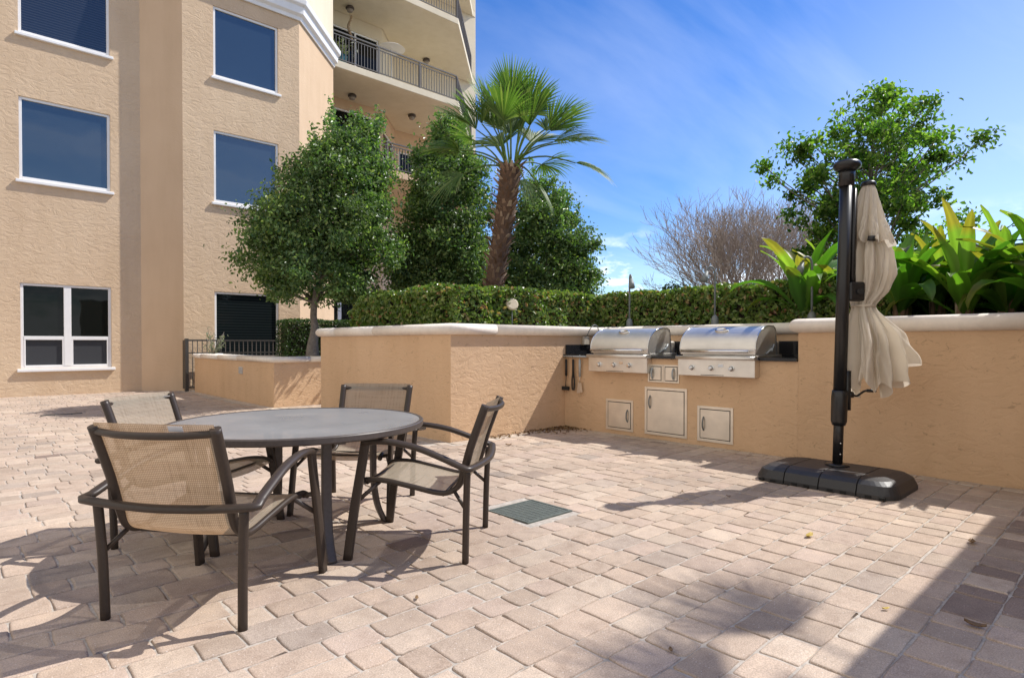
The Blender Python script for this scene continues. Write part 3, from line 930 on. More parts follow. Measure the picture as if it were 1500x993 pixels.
bed = MB()
bed.box(BX + .3, BY + .3, 1.3, 15, 9.6, 1.44)
bed.box(NX + .32, -3.8, 1.3, 15, BY + .295, 1.45); bed.box(WX + .35, -3.8, 1.3, NX + .315, 2.40, 1.446)
bed.box(LX + .3, LY + .3, .8, 14.9, 17.0, .94)
tag(bed.build('planting_bed', M['soil']), kind='structure')

# ------------------------------------------------------------------ plants
def hedge(name, label, boxes, mat, leaf=(.04, .075), dens=1500, lump=.05, core_in=.10, taper=None):
    x0 = min(b[0] for b in boxes); y0 = min(b[2] for b in boxes); z0 = min(b[4] for b in boxes)
    t = thing(name, label, 'hedge', (x0, y0, z0))
    C = []; O = []
    core = MB()
    for (xa, xb, ya, yb, za, zb) in boxes:
        faces = [((0, -1, 0), (xb - xa) * (zb - za)), ((-1, 0, 0), (yb - ya) * (zb - za)), ((0, 0, 1), (xb - xa) * (yb - ya)),
                 ((0, 1, 0), .35 * (xb - xa) * (zb - za)), ((1, 0, 0), .35 * (yb - ya) * (zb - za))]
        for nn, area in faces:
            n = int(area * dens)
            u = rng.uniform(size=(n, 3))
            P = np.stack([xa + u[:, 0] * (xb - xa), ya + u[:, 1] * (yb - ya), za + u[:, 2] * (zb - za)], 1)
            for ax in range(3):
                if nn[ax] > 0: P[:, ax] = (xb, yb, zb)[ax]
                if nn[ax] < 0: P[:, ax] = (xa, ya, za)[ax]
            dep = np.abs(rng.normal(0, .06, n))
            und = lump * (np.sin(P[:, 0] * 5.1 + P[:, 2] * 3) + np.sin(P[:, 1] * 4.3 + 1) + np.sin(P[:, 0] * 11 + P[:, 1] * 9.0)) * .6
            P += np.array(nn)[None] * (und - dep + .02)[:, None]
            C.append(P); O.append(np.repeat(np.array([nn], float) * .9, n, 0))
        core.box(xa + core_in, ya + core_in, za, xb - core_in, yb - core_in, zb - core_in)
    C = np.concatenate(C); O = np.concatenate(O)
    if taper: C = taper(C)
    V, F = leaf_quads(C, leaf, .55, up=.5, out=O)
    np_mesh('foliage', V, F, mat, t)
    core.build('branches', M['soil'], t)
    return t

hedge('clipped_hedge', 'leafy clipped hedge growing along the top of the raised planter wall',
      [(BX + .42, BX + 1.15, BY + .45, 9.75, 1.42, 2.06), (BX + 1.16, NX + .75, BY + .45, BY + 1.2, 1.42, 2.10)], M['hedge'], leaf=(.055, .095), dens=1700,
      taper=lambda C: np.stack([C[:, 0], C[:, 1], C[:, 2] - np.clip((C[:, 1] - 8.9) / .9, 0, 1) ** 2 * .25 * (C[:, 2] > 1.7)], 1))
hedge('clipped_hedge', 'clipped hedge directly behind the grills and garden lights',
      [(NX + .42, NX + 1.15, 2.2, BY + .44, 1.42, 2.09)], M['hedge'], leaf=(.055, .095), dens=1700)
hedge('clipped_hedge', 'shaded hedge strip behind the strap leaved plants', [(NX + 1.16, NX + 2.0, -3.2, 3.4, 1.42, 2.03)], M['lowhedge'], dens=1300)
hedge('clipped_hedge', 'small boxy dark hedge behind the pale tree trunk in the low planter',
      [(5.98, 10.5, 14.7, 15.4, .92, 1.86)], M['lowhedge'], dens=1500, leaf=(.035, .06), lump=.02)

def interp(z, prof):
    return np.interp(z, [p[0] for p in prof], [p[1] for p in prof])

def tree(name, label, base, prof, lean, nclump, nleaf, leaf, mat, trunk_r, trunk_top, spread=.22, shell=.30, seed=1, shoots=0, bare_base=True, limb_n=14, wob=.25, group=None, up=.45, crownname='crown', limb_r=.5):
    global rng
    rng = np.random.default_rng(seed); rnd = random.Random(seed)
    t = thing(name, label, 'tree', base, group=group)
    z0, z1 = prof[0][0], prof[-1][0]
    H = z1 - z0
    def axis(z): 
        k = np.clip((z - base[2]) / (z1 - base[2]), 0, 1) ** 2
        return np.stack([base[0] + lean[0] * k, base[1] + lean[1] * k], -1)
    # clumps, weighted to where the crown is wide
    zs = np.linspace(z0, z1, 200); wts = interp(zs, prof) ** 1.4 + .02; wts /= wts.sum()
    cz = rng.choice(zs, nclump, p=wts) + rng.uniform(-.05, .05, nclump)
    th = rng.uniform(0, 2 * np.pi, nclump)
    ph = rng.uniform(0, 6, 4)
    bump_ = 1 + wob * .5 * (np.sin(3 * th + ph[0] + cz * 2.1) + np.sin(5 * th + ph[1] - cz * 3.3))
    rr = interp(cz, prof) * np.sqrt(rng.uniform(shell, 1, nclump)) * bump_
    ax = axis(cz)
    CC = np.stack([ax[:, 0] + rr * np.cos(th), ax[:, 1] + rr * np.sin(th), cz], 1)
    per = rng.integers(int(nleaf * .5), int(nleaf * 1.5), nclump)
    idx = np.repeat(np.arange(nclump), per)
    sg = rng.uniform(.6, 1.35, nclump)[idx][:, None] * spread
    P = CC[idx] + rng.normal(size=(len(idx), 3)) * sg * np.array([1, 1, .75])
    O = P - np.concatenate([axis(P[:, 2]), (P[:, 2] * .5 + (z0 + H * .35) * .5)[:, None]], 1)
    O /= np.linalg.norm(O, axis=1)[:, None] + 1e-6
    tips = []
    for s in range(shoots):
        zt = rnd.uniform(z0 + H * .62, z1 - .25); a = rnd.uniform(0, 6.28); r_ = float(interp(zt, prof)) * rnd.uniform(.5, 1.0)
        axx = axis(np.array(zt)); 
        st = np.array([axx[0] + r_ * math.cos(a), axx[1] + r_ * math.sin(a), zt])
        dr = np.array([math.cos(a) * .25, math.sin(a) * .25, 1.0]); ln = rnd.uniform(.3, .85)
        k = rng.uniform(0, 1, int(95 * ln)); q = st[None] + dr[None] * (k * ln)[:, None] + rng.normal(size=(len(k), 3)) * .045
        P = np.concatenate([P, q]); O = np.concatenate([O, np.zeros_like(q)])
        tips.append((st, st + dr * ln))
    V, F = leaf_quads(P, leaf, .50, up=up, out=O * .7)
    tint = rng.uniform(.72, 1.3, nclump)[:, None] * np.array([[1, 1, 1]]) * (1 + rng.uniform(0, .28, nclump)[:, None] * np.array([[1, .55, 0]]))
    pt = np.concatenate([tint[idx], np.full((len(P) - len(idx), 3), 1.45)])
    np_mesh(crownname, V, F, mat, t, col=np.concatenate([np.repeat(pt, 6, 0), np.ones((len(P) * 6, 1))], 1))
    tr = MB()
    top = axis(np.array(trunk_top))
    mid = ((base[0] + top[0]) / 2 + rnd.uniform(-.03, .03), (base[1] + top[1]) / 2, (base[2] + trunk_top) / 2)
    zt2 = z0 + H * .75; at2 = axis(np.array(zt2))
    pts = catmull([(base[0], base[1], base[2] - .1), (base[0], base[1], base[2] + .25), mid, (top[0], top[1], trunk_top), (at2[0], at2[1], zt2)], 5)
    nn = len(pts)
    rad = []
    for i, p_ in enumerate(pts):
        k = (p_.z - base[2]) / (zt2 - base[2])
        rad.append(max(.015, trunk_r * (1 + .75 * max(0, 1 - k * 6)) * (1 - .8 * max(0, k))))
    tr.tube(pts, rad, 10)
    order = rng.permutation(nclump)[:limb_n]
    for i in order:
        c = CC[i]; zb = max(trunk_top - .15, min(c[2] - .3 - abs(rr[i]) * .5, zt2 - .1)); ab = axis(np.array(zb))
        kk = max(.0, (zb - base[2]) / (zt2 - base[2])); r0 = trunk_r * (1 - .75 * kk) * limb_r
        m_ = (ab[0] * .45 + c[0] * .55, ab[1] * .45 + c[1] * .55, zb * .6 + c[2] * .4 + .05)
        pp = catmull([(ab[0], ab[1], zb), m_, tuple(c)], 4)
        tr.tube(pp, [r0 * (1 - .8 * q / (len(pp) - 1)) + .006 for q in range(len(pp))], 6)
    for (a_, b_) in tips: tr.tube([tuple(a_ - (b_ - a_) * .8), tuple(b_)], [.008, .003], 4)
    tr.build('trunk', M['bark'], t)
    return t

x, y_ = at(-.332 * 13, 13)
tree('ornamental_tree', 'round crowned small leaf tree with pale bare trunk in the low planter', (x, y_, .93),
     [(2.30, 1.10), (2.65, 1.32), (3.2, 1.40), (3.9, 1.36), (4.6, 1.12), (5.2, .80), (5.7, .55), (6.1, .25)], at(.95, 13.15)[0] - at(0, 13)[0] and (at(.95, 13.15)[0] - at(0, 13)[0], at(.95, 13.15)[1] - at(0, 13)[1]),
     340, 190, (.05, .11), M['tree'], .088, 2.3, .16, .18, 3, shoots=48, limb_n=14, wob=.24)
x, y_ = at(-1.72, 15)
tree('ornamental_tree', 'dark leafy tree directly left of the palm with a narrow pointed top', (x, y_, .93),
     [(1.9, .9), (2.6, 1.2), (3.6, 1.22), (4.4, 1.10), (5.2, .85), (5.9, .6), (6.7, .22)], (.12, -.12), 300, 165, (.06, .12), M['tree'], .10, 2.1, .165, .22, 5, shoots=40, limb_n=12, wob=.26)
x, y_ = at(1.05, 16.5)
tree('ornamental_tree', 'dark leafy tree right of the palm, lower than the trees on its left', (x, y_, .0),
     [(1.6, 1.0), (2.4, 1.38), (3.2, 1.45), (4.0, 1.25), (4.8, .85), (5.4, .45), (5.75, .15)], (-.15, .15), 290, 170, (.065, .12), M['tree'], .11, 1.9, .16, .22, 8, shoots=28, limb_n=12, wob=.26)
x, y_ = at(8.2, 14)
tree('broadleaf_tree', 'airy bright green tree with open crown rising behind the folded umbrella', (x, y_, 1.3),
     [(2.9, 1.2), (3.8, 1.55), (4.7, 1.85), (5.4, 1.95), (6.0, 1.6), (6.6, .95), (7.3, .3)], (.2, -.2), 175, 110, (.08, .145), M['airy'], .11, 2.4, .14, .06, 21, shoots=0, limb_n=200, wob=.30, up=.3, limb_r=.2)

# bare shrub
def bare_shrub(l, d, label, H, W, seed):
    rnd = random.Random(seed)
    x, y_ = at(l, d)
    t = thing('bare_shrub', label, 'shrub', (x, y_, 1.3))
    m = MB()
    cnt = [0]
    def grow(p, dr, ln, r, dep):
        cnt[0] += 1
        q1 = p + dr * ln * .5 + Vector((rnd.gauss(0, .03), rnd.gauss(0, .03), rnd.gauss(0, .02))) * ln * 2
        q2 = p + dr * ln + Vector((rnd.gauss(0, .05), rnd.gauss(0, .05), .04)) * ln
        m.tube([p, q1, q2], [r, r * .8, r * .6], 4 if dep < 2 else 3, cap=False)
        if dep >= 6: return
        for k in range(rnd.choice([2, 3, 3]) if dep > 1 else 5):
            a = Vector((rnd.gauss(0, 1), rnd.gauss(0, 1), rnd.gauss(.35, .6))).normalized()
            nd_ = (dr + a * .62).normalized()
            s = q2 if k < 2 else p.lerp(q2, rnd.uniform(.4, 1))
            grow(s, nd_, ln * rnd.uniform(.62, .86), max(.0055, r * .62), dep + 1)
    for k in range(13):
        a = k * math.pi * 2 / 13 + rnd.uniform(-.3, .3); w_ = rnd.uniform(.15, .95)
        dr = Vector((math.cos(a) * w_, math.sin(a) * w_, 1)).normalized()
        grow(Vector((x + .5 * W * math.cos(a) * w_ * .5, y_ + .5 * W * math.sin(a) * w_ * .5, 1.25)), dr, H * .34, .035, 1)
    m.build('branches', M['twig'], t)
bare_shrub(6.75, 18, 'leafless grey mauve shrub behind the hedge, between the palm and green tree', 3.7, 2.6, 4)
bare_shrub(8.1, 19, 'leafless twiggy shrub partly hidden behind the airy green tree', 4.1, 3.0, 9)
x, y_ = at(4.5, 17.6)
tree('evergreen_shrub', 'dull green shrub low at the left foot of the bare shrub', (x + .5, y_, 1.0), [(1.2, .5), (1.9, .8), (2.6, .6), (3.0, .2)], (0, 0), 60, 60, (.06, .12), M['lowhedge'], .05, 1.4, .16, .3, 31, limb_n=6)

# fan palm
def fan_palm(name, label, base, top, tr0, tr1, fronds, seed, blade=(.72, .95), stalk=(.75, 1.0), ns=34, wide=.36):
    rnd = random.Random(seed)
    t = thing(name, label, 'palm tree', base)
    B, T = Vector(base), Vector(top)
    path = catmull([B - Vector((0, 0, .1)), B + (T - B) * .33 + Vector((-.03, .02, 0)), B + (T - B) * .7, T], 6)
    m = MB(); n = len(path)
    m.tube(path, [tr0 * (1 - k / (n - 1)) + tr1 * (k / (n - 1)) for k in range(n)], 12)
    m.build('trunk', plain('palm_fibre', (.11, .065, .042), .95, noise=.4, bump=.7, nscale=22), t)
    bt = MB(); Ltot = (T - B).length
    k = 0; s = .02
    while s < 1.0:
        a = k * 2.399; r = (tr0 * (1 - s) + tr1 * s)
        c = path[min(n - 1, int(s * (n - 1)))].lerp(path[min(n - 1, int(s * (n - 1)) + 1)], s * (n - 1) % 1)
        o = Vector((math.cos(a), math.sin(a), 0)); sd = Vector((-math.sin(a), math.cos(a), 0))
        ln = rnd.uniform(.09, .18); w = rnd.uniform(.024, .045); fl = rnd.uniform(.6, 1.7); tw = rnd.uniform(-.4, .4)
        up = (Vector((0, 0, 1)) + o * fl + sd * tw).normalized()
        p0 = c + o * (r * .93); tip = p0 + up * ln
        b = len(bt.v)
        th = o * .022
        bt.v += [tuple(p0 - sd * w), tuple(p0 + sd * w), tuple(p0 + sd * w - th), tuple(p0 - sd * w - th),
                 tuple(tip - sd * w * .45), tuple(tip + sd * w * .5), tuple(tip + sd * w * .5 - th), tuple(tip - sd * w * .45 - th)]
        for q in ((0, 3, 2, 1), (4, 5, 6, 7), (0, 1, 5, 4), (1, 2, 6, 5), (2, 3, 7, 6), (3, 0, 4, 7)): bt.face([b + i for i in q])
        s += .0036; k += 1
    bt.build('leaf_base', M['boot'], t)
    for (az, el, stf, blf, droop) in fronds:
        sl = rnd.uniform(*stalk) * stf; bl = rnd.uniform(*blade) * blf
        a = R(az); e = R(el)
        out = Vector((math.cos(a), math.sin(a), 0))
        d0 = (out * math.cos(min(e + .25, 1.5)) + Vector((0, 0, math.sin(min(e + .25, 1.5))))).normalized()
        d1 = (out * math.cos(e) + Vector((0, 0, math.sin(e)))).normalized()
        p0 = T + out * (tr1 * .55) + Vector((0, 0, rnd.uniform(-.10, .12)))
        p1 = p0 + d0 * sl * .5; p2 = p1 + d1 * sl * .5 - Vector((0, 0, .06 * droop))
        fr = MB()
        fr.tube(catmull([p0, p1, p2], 4), [.020 - .0012 * q for q in range(9)], 5)
        col = [(1.5, 1.3, 1.1, 1)] * len(fr.v)
        ax = (p2 - p1).normalized()
        side = ax.cross(Vector((0, 0, 1)))
        if side.length < .05: side = Vector((math.sin(a), -math.cos(a), 0))
        side.normalize()
        roll = rnd.uniform(-.7, .7); side = Matrix.Rotation(roll, 3, ax) @ side
        nor = side.cross(ax).normalized()
        half = R(rnd.uniform(50, 74))
        for i in range(ns):
            k_ = (i / (ns - 1)) * 2 - 1
            ang = k_ * half
            dr = (ax * math.cos(ang) + side * math.sin(ang) + nor * (.32 * abs(k_) + rnd.uniform(-.05, .05))).normalized()
            L = bl * (1 - .30 * abs(k_) ** 2) * rnd.uniform(.92, 1.04)
            sdv = dr.cross(nor).normalized()
            wm = L * 2 * half / ns * wide
            q = []
            for (tt, wf) in ((0.02, .25), (.35, .85), (.62, 1.0), (.84, .45), (1.0, .03)):
                dz = -Vector((0, 0, 1)) * (.10 + .25 * droop) * L * tt ** 2.6
                c = p2 + dr * L * tt + dz
                q.append((c - sdv * wm * wf, c + nor * wm * .55 * wf, c + sdv * wm * wf))
            b = len(fr.v)
            for tr_, g_ in zip(q, (1.25, 1.05, 1.0, 1.1, 1.5)):
                fr.v += [tuple(z_) for z_ in tr_]; col += [(g_, g_ * .98, g_, 1)] * 3
            for r_ in range(4):
                for c_ in range(2):
                    fr.face([b + r_ * 3 + c_, b + r_ * 3 + c_ + 1, b + (r_ + 1) * 3 + c_ + 1, b + (r_ + 1) * 3 + c_])
        fr.c = col
        fr.build('frond', M['palm'], t)
    return t
AR = -42.7                        # azimuth of "to the right" seen from the patio
px_, py_ = at(-.40, 11); tx_, ty_ = at(-.02, 11)
F_ = []
rf = random.Random(5)
# (azimuth, elevation, stalk factor, blade factor, droop)
for az, el in ((AR + 5, 62), (AR + 40, 70), (AR + 90, 58), (AR + 140, 66), (AR + 180, 64), (AR + 225, 60), (AR + 270, 62), (AR + 315, 64), (AR + 20, 84), (AR + 190, 80)):
    F_.append((az, el, 1.0, 1.0, .1))
for az, el in ((AR - 10, 38), (AR + 22, 44), (AR + 60, 40), (AR + 105, 42), (AR + 150, 36), (AR + 183, 40), (AR + 215, 44), (AR + 260, 38), (AR + 300, 42), (AR + 335, 34)):
    F_.append((az, el, 1.05, .95, .3))
for az, el in ((AR + 2, 14), (AR + 50, 12), (AR + 172, 16), (AR + 330, 10), (AR + 195, 8)):
    F_.append((az, el, 1.05, .85, .6))
F_ += [(AR - 4, -8, 1.4, .78, 1.0), (AR + 196, -16, .95, .75, 1.2), (AR + 25, -38, .7, .55, 1.4), (AR + 300, -45, .5, .45, 1.5)]
fan_palm('fan_palm', 'fan palm with shaggy brown trunk leaning above the planter hedge', (px_, py_, 1.42), (tx_, ty_, 4.50), .150, .190, F_, 3, (.84, 1.08), (.74, .98), wide=.29)
# the palm out of frame whose fronds shade the paving at the lower right
F2 = [(70, 12, 1, .9, .4), (108, 18, 1, .9, .3), (250, 14, 1, 1, .4), (300, 25, 1, 1, .4), (350, 30, 1, 1, .4), (20, 62, 1, .9, .2), (200, 60, 1, .9, .2)]
fan_palm('fan_palm', 'second fan palm beyond the right edge of the patio, shading the paving', (8.1, -2.4, 1.42), (7.85, -1.98, 6.9), .17, .19, F2, 12, ns=18, wide=.24)

# strap leaved plants behind the long wall
def strap_plant(x, y_, label, n, seed, L=(1.0, 1.5), z0=1.42, lean=(0, 0)):
    rnd = random.Random(seed)
    t = thing('strap_leaf_plant', label, 'plant', (x, y_, z0))
    m = MB(); col = []
    for i in range(n):
        a = i * 2.399 + rnd.uniform(-.3, .3); k = (i + .5) / n
        el0 = R(86 - 46 * k + rnd.uniform(-9, 9)); ln = rnd.uniform(*L) * (1 - .15 * k)
        bend = rnd.uniform(.7, 1.9) * (.7 + .9 * k)
        out = Vector((math.cos(a) + lean[0], math.sin(a) + lean[1], 0)).normalized(); sd = Vector((-out.y, out.x, 0))
        W = rnd.uniform(.075, .115); p = Vector((x, y_, z0 + .12 + .25 * rnd.random())) + out * .04
        e = el0; N = 11
        tint = rnd.choice([(1, 1, 1), (1, 1, 1), (1.15, 1.1, 1), (.8, .85, .9), (1.35, 1.15, 1.1)])
        burnt = rnd.random() < .40
        b = len(m.v); tw = rnd.uniform(-.5, .5)
        for s in range(N + 1):
            q = s / N
            w = W * (math.sin(math.pi * min(1, .12 + q * .88)) ** .75 if q < .99 else .02) * (0.35 + .65 * min(1, q * 3))
            d_ = out * math.cos(e) + Vector((0, 0, math.sin(e)))
            up = sd.cross(d_); s2 = Matrix.Rotation(tw * q, 3, d_) @ sd; up = s2.cross(d_)
            if up.z < 0: up = -up
            wav = .012 * math.sin(q * 17 + i)
            m.v += [tuple(p - s2 * w + up * (w * .35 + wav)), tuple(p - s2 * w * .5 + up * w * .12), tuple(p), tuple(p + s2 * w * .5 + up * w * .12), tuple(p + s2 * w + up * (w * .35 - wav))]
            c = tint
            if burnt and q > .72: c = (1.5, .75, .9)
            elif q > .92: c = (1.3, .9, 1.0)
            col += [(c[0] * g_, c[1] * g_, c[2] * g_, 1) for g_ in (1.1, .93, 1.3, .93, 1.1)]
            p = p + d_ * (ln / N); e -= bend * (q * 1.7 + .15) / N
        for s in range(N):
            for c_ in range(4):
                m.face([b + s * 5 + c_, b + s * 5 + c_ + 1, b + (s + 1) * 5 + c_ + 1, b + (s + 1) * 5 + c_], True)
    m.c = col
    m.build('leaves', M['strap'], t)
    s_ = MB()
    for k in range(5):
        a = k * 1.3; s_.tube([(x + .05 * math.cos(a), y_ + .05 * math.sin(a), z0 - .02), (x + .07 * math.cos(a), y_ + .07 * math.sin(a), z0 + .42)], [.035, .02], 7)
    s_.build('stem', M['boot'], t)
def onX(px, X):
    k = (px - 750) / 880; d = X / (FX + FY * k); return (X, (FY - FX * k) * d)
SP = [(1178, 8.15, 'strap leaved plant beside the garden light left of the umbrella pole', 22, 1, (.95, 1.3)),
      (1232, 8.5, 'strap leaved plant directly behind the black umbrella pole', 16, 2, (.9, 1.2)),
      (1318, 8.1, 'strap leaved plant just right of the folded canopy', 22, 3, (.9, 1.2)),
      (1372, 8.6, 'tall strap leaved plant behind the gap between its two nearer neighbours', 24, 4, (.85, 1.15)),
      (1412, 8.0, 'second strap leaved plant right of the folded canopy along the wall', 22, 5, (.85, 1.15)),
      (1475, 8.3, 'third strap leaved plant right of the folded canopy with yellowed leaf ends', 24, 6, (.95, 1.25)),
      (1545, 7.9, 'strap leaved plant at the right edge reaching over the wall cap', 24, 7, (1.0, 1.3)),
      (1278, 8.85, 'strap leaved plant half hidden behind the top of the folded canopy', 20, 9, (.8, 1.1)),
      (1345, 9.0, 'strap leaved plant in the back row, left of the tall middle clump', 22, 10, (.85, 1.15)),
      (1440, 9.0, 'strap leaved plant in the back row toward the right edge', 24, 11, (.85, 1.2)),
      (1640, 8.4, 'strap leaved plant past the right edge of the picture', 20, 8, (1.0, 1.4))]
for (px, X, lab, n, sd_, LL) in SP:
    x, y_ = onX(px, X); strap_plant(x, y_, lab, n, sd_ + 40, LL)

# weedy plant in the low planter
x, y_ = at((312 - 750) / 880 * 15.6, 15.6)
t = thing('weedy_plant', 'thin grey green weedy plant in front of the guard railing', 'plant', (x, y_, .93))
m = MB(); P = []
rw = random.Random(3)
for k in range(14):
    a = rw.uniform(0, 6.28); o = Vector((math.cos(a) * .28, math.sin(a) * .28, rw.uniform(.3, .75)))
    m.tube([(x, y_, .93), (x + o.x * .5, y_ + o.y * .5, .93 + o.z * .6), (x + o.x, y_ + o.y, .93 + o.z)], .006, 4)
    for q in range(14): f = rw.uniform(.3, 1); P.append((x + o.x * f + rw.gauss(0, .03), y_ + o.y * f + rw.gauss(0, .03), .93 + o.z * f + rw.gauss(0, .02)))
V, F = leaf_quads(np.array(P), (.05, .10), .3); np_mesh('foliage', V, F, M['weed'], t); m.build('stem', M['bark'], t)

# ------------------------------------------------------------------ garden lights
def garden_light(px, label, head):
    x, y_ = onX(px, 7.86)
    t = thing('garden_light', label, 'garden light', (x, y_, 1.44), group='gooseneck lights behind the grills')
    p = MB(); p.lathe((x, y_, 1.44), [(.05, 0), (.05, .18), (.03, .22), (.0165, .23)], 12); p.build('base', M['fixture'], t)
    h = Vector((*head, 0)).normalized()
    P_ = lambda o, z: (x + h.x * o, y_ + h.y * o, z)
    p = MB(); p.tube([(x, y_, 1.6), (x, y_, 2.22)] + [tuple(v_) for v_ in catmull([P_(0, 2.25), P_(.02, 2.32), P_(.07, 2.35), P_(.115, 2.32), P_(.13, 2.26)], 4)], .014, 8); p.build('pole', M['fixture'], t)
    p = MB(); c0 = Vector(P_(.13, 2.28)); ax = (h * .35 - Vector((0, 0, 1))).normalized()
    p.tube([c0, c0 + ax * .05, c0 + ax * .055, c0 + ax * .15], [.026, .030, .040, .050], 14); p.build('lamp_head', M['lamphead'], t)
garden_light(922, 'gooseneck garden light seen edge on behind the left grill', (-FX, -FY))
garden_light(1047, 'gooseneck garden light with its head turned left behind the right grill', (-FY - .2, FX - .2))
garden_light(1189, 'gooseneck garden light in front of the strap leaves by the umbrella pole', (-FY - .1, FX - .1))
x, y_ = at(.0, 9.05)
t = thing('disc_light', 'small round beige disc on a thin stake against the hedge', 'stake light', (x, y_, 1.44))
p = MB(); p.tube([(x, y_, 1.42), (x, y_, 1.80)], .007, 6); p.build('stake', M['fixture'], t)
ax = Vector((-FX * .9 + FY * .35, -FY * .9 - FX * .35, .35)).normalized(); c0 = Vector((x, y_, 1.86))
p = MB(); p.tube([c0 - ax * .02, c0 - ax * .01, c0 + ax * .012, c0 + ax * .024], [.075, .098, .098, .08], 24); p.build('disc', M['beige'], t)

# ------------------------------------------------------------------ umbrella
UX0, UY0 = 5.93, 2.02
um = thing('cantilever_umbrella', 'folded beige cantilever umbrella on a black pole and heavy charcoal base', 'umbrella', (UX0, UY0, 0))
def rrect(cx, cy, hx, hy, r, corners, n=6):
    pts = []
    for (sx, sy, a0) in ((1, 1, 0), (-1, 1, 90), (-1, -1, 180), (1, -1, 270)):
        if (sx, sy) in corners:
            for k in range(n + 1):
                a = R(a0 + 90 * k / n); pts.append((cx + sx * (hx - r) + r * math.cos(a), cy + sy * (hy - r) + r * math.sin(a)))
        else: pts.append((cx + sx * hx, cy + sy * hy))
    return pts
YS = [1.43, 1.72, 2.02, 2.315, 2.61]
for k in range(4):
    ya, yb = YS[k] + .003, YS[k + 1] - .003
    cor = {(1, -1), (-1, -1)} if k == 0 else ({(1, 1), (-1, 1)} if k == 3 else set())
    m = MB(); rings = []
    for (z, ins) in ((.0, .0), (.035, .0), (.105, .03), (.135, .075), (.152, .15)):
        cy = (ya + yb) / 2; hy = (yb - ya) / 2
        if cor:
            s_ = 1 if k == 0 else -1
            hy2 = hy - ins / 2; cy2 = cy + s_ * ins / 2
            rings.append([(p_[0], p_[1], z) for p_ in rrect(5.865, cy2, .40 - ins, hy2, max(.16 - ins * .3, .05), cor)])
        else:
            rings.append([(p_[0], p_[1], z) for p_ in rrect(5.865, cy, .40 - ins, hy, .01, cor)])
    m.rings(rings, smooth=False)
    bs = m.build('base_segment', M['basepl'], um, bevel=.005, seg=2)
    yc = (ya + yb) / 2
    for dy in (-.075, .03):
        m = MB(); m.box(5.458, yc + dy, .006, 5.475, yc + dy + .045, .028); m.build('foot_slot', M['dark'], bs)
top = Vector((UX0 + .055, UY0 - .05, 2.93)); bot = Vector((UX0, UY0, .15)); pd = (top - bot)
def up_(z): return bot + pd * ((z - .15) / 2.78)
m = MB(); m.tube([up_(.155), up_(.75)], .043, 16); m.build('lower_post', M['black'], um)
m = MB(); m.lathe((UX0, UY0, .152), [(.10, 0), (.10, .012), (.055, .02)], 20); m.build('pole_plate', M['black'], um)
m = MB(); m.tube([up_(.52), up_(.56), up_(.78), up_(.84)], [.055, .068, .070, .064], 16); m.build('collar', M['black'], um)
m = MB(); m.tube([up_(.82), up_(2.86)], .055, 20)
m.build('pole', M['black'], um)
m = MB()
for z in (.26, .36): m.lathe(tuple(up_(z) + Vector((-FX, -FY, 0)) * .043), [(.002, -.008), (.009, 0), (.002, .008)], 8)
m.build('bolt', M['chrome'], um)
m = MB(); m.tube([up_(2.70), up_(2.80), up_(2.84)], [.066, .068, .070], 20)
cp = m.build('top_sleeve', M['black'], um)
m = MB(); m.tube([up_(2.84), up_(2.875), up_(2.90), up_(2.925), up_(2.94)], [.075, .115, .118, .10, .05], 24); m.build('cap', M['black'], um)
rt = Vector((FY, -FX, 0)); fw = Vector((FX, FY, 0))
m = MB(); m.tube([up_(2.68) + rt * .075, up_(1.75) + rt * .085], (.022, .03), 10, square=True); m.build('boom', M['black'], um)
m = MB(); c = up_(1.74) + rt * .105
m.obox((c.x, c.y), (rt.x, rt.y), (-FX, -FY), -.07, .075, -.04, .05, 1.655, 1.83); br = m.build('bracket', M['black'], um, bevel=.02, seg=3)
m = MB(); m.tube([c - fw * .045 + rt * .02, c - fw * .07 + rt * .02], [.03, .027], 14); m.build('knob', M['rubber'], br)
m = MB(); c = up_(.80) + rt * .07
m.tube([up_(1.02) + rt * .06, up_(.66) + rt * .07], .034, 10); m.tube([c, c + rt * .05], .03, 10)
m.tube(catmull([c + rt * .05, c + rt * .09 - Vector((0, 0, .01)), c + rt * .15 + Vector((0, 0, .03)), c + rt * .19 + Vector((0, 0, .04))], 4), .010, 8)
m.tube([c + rt * .18 + Vector((0, 0, .038)), c + rt * .26 + Vector((0, 0, .035))], .015, 10)
m.build('crank', M['black'], um)
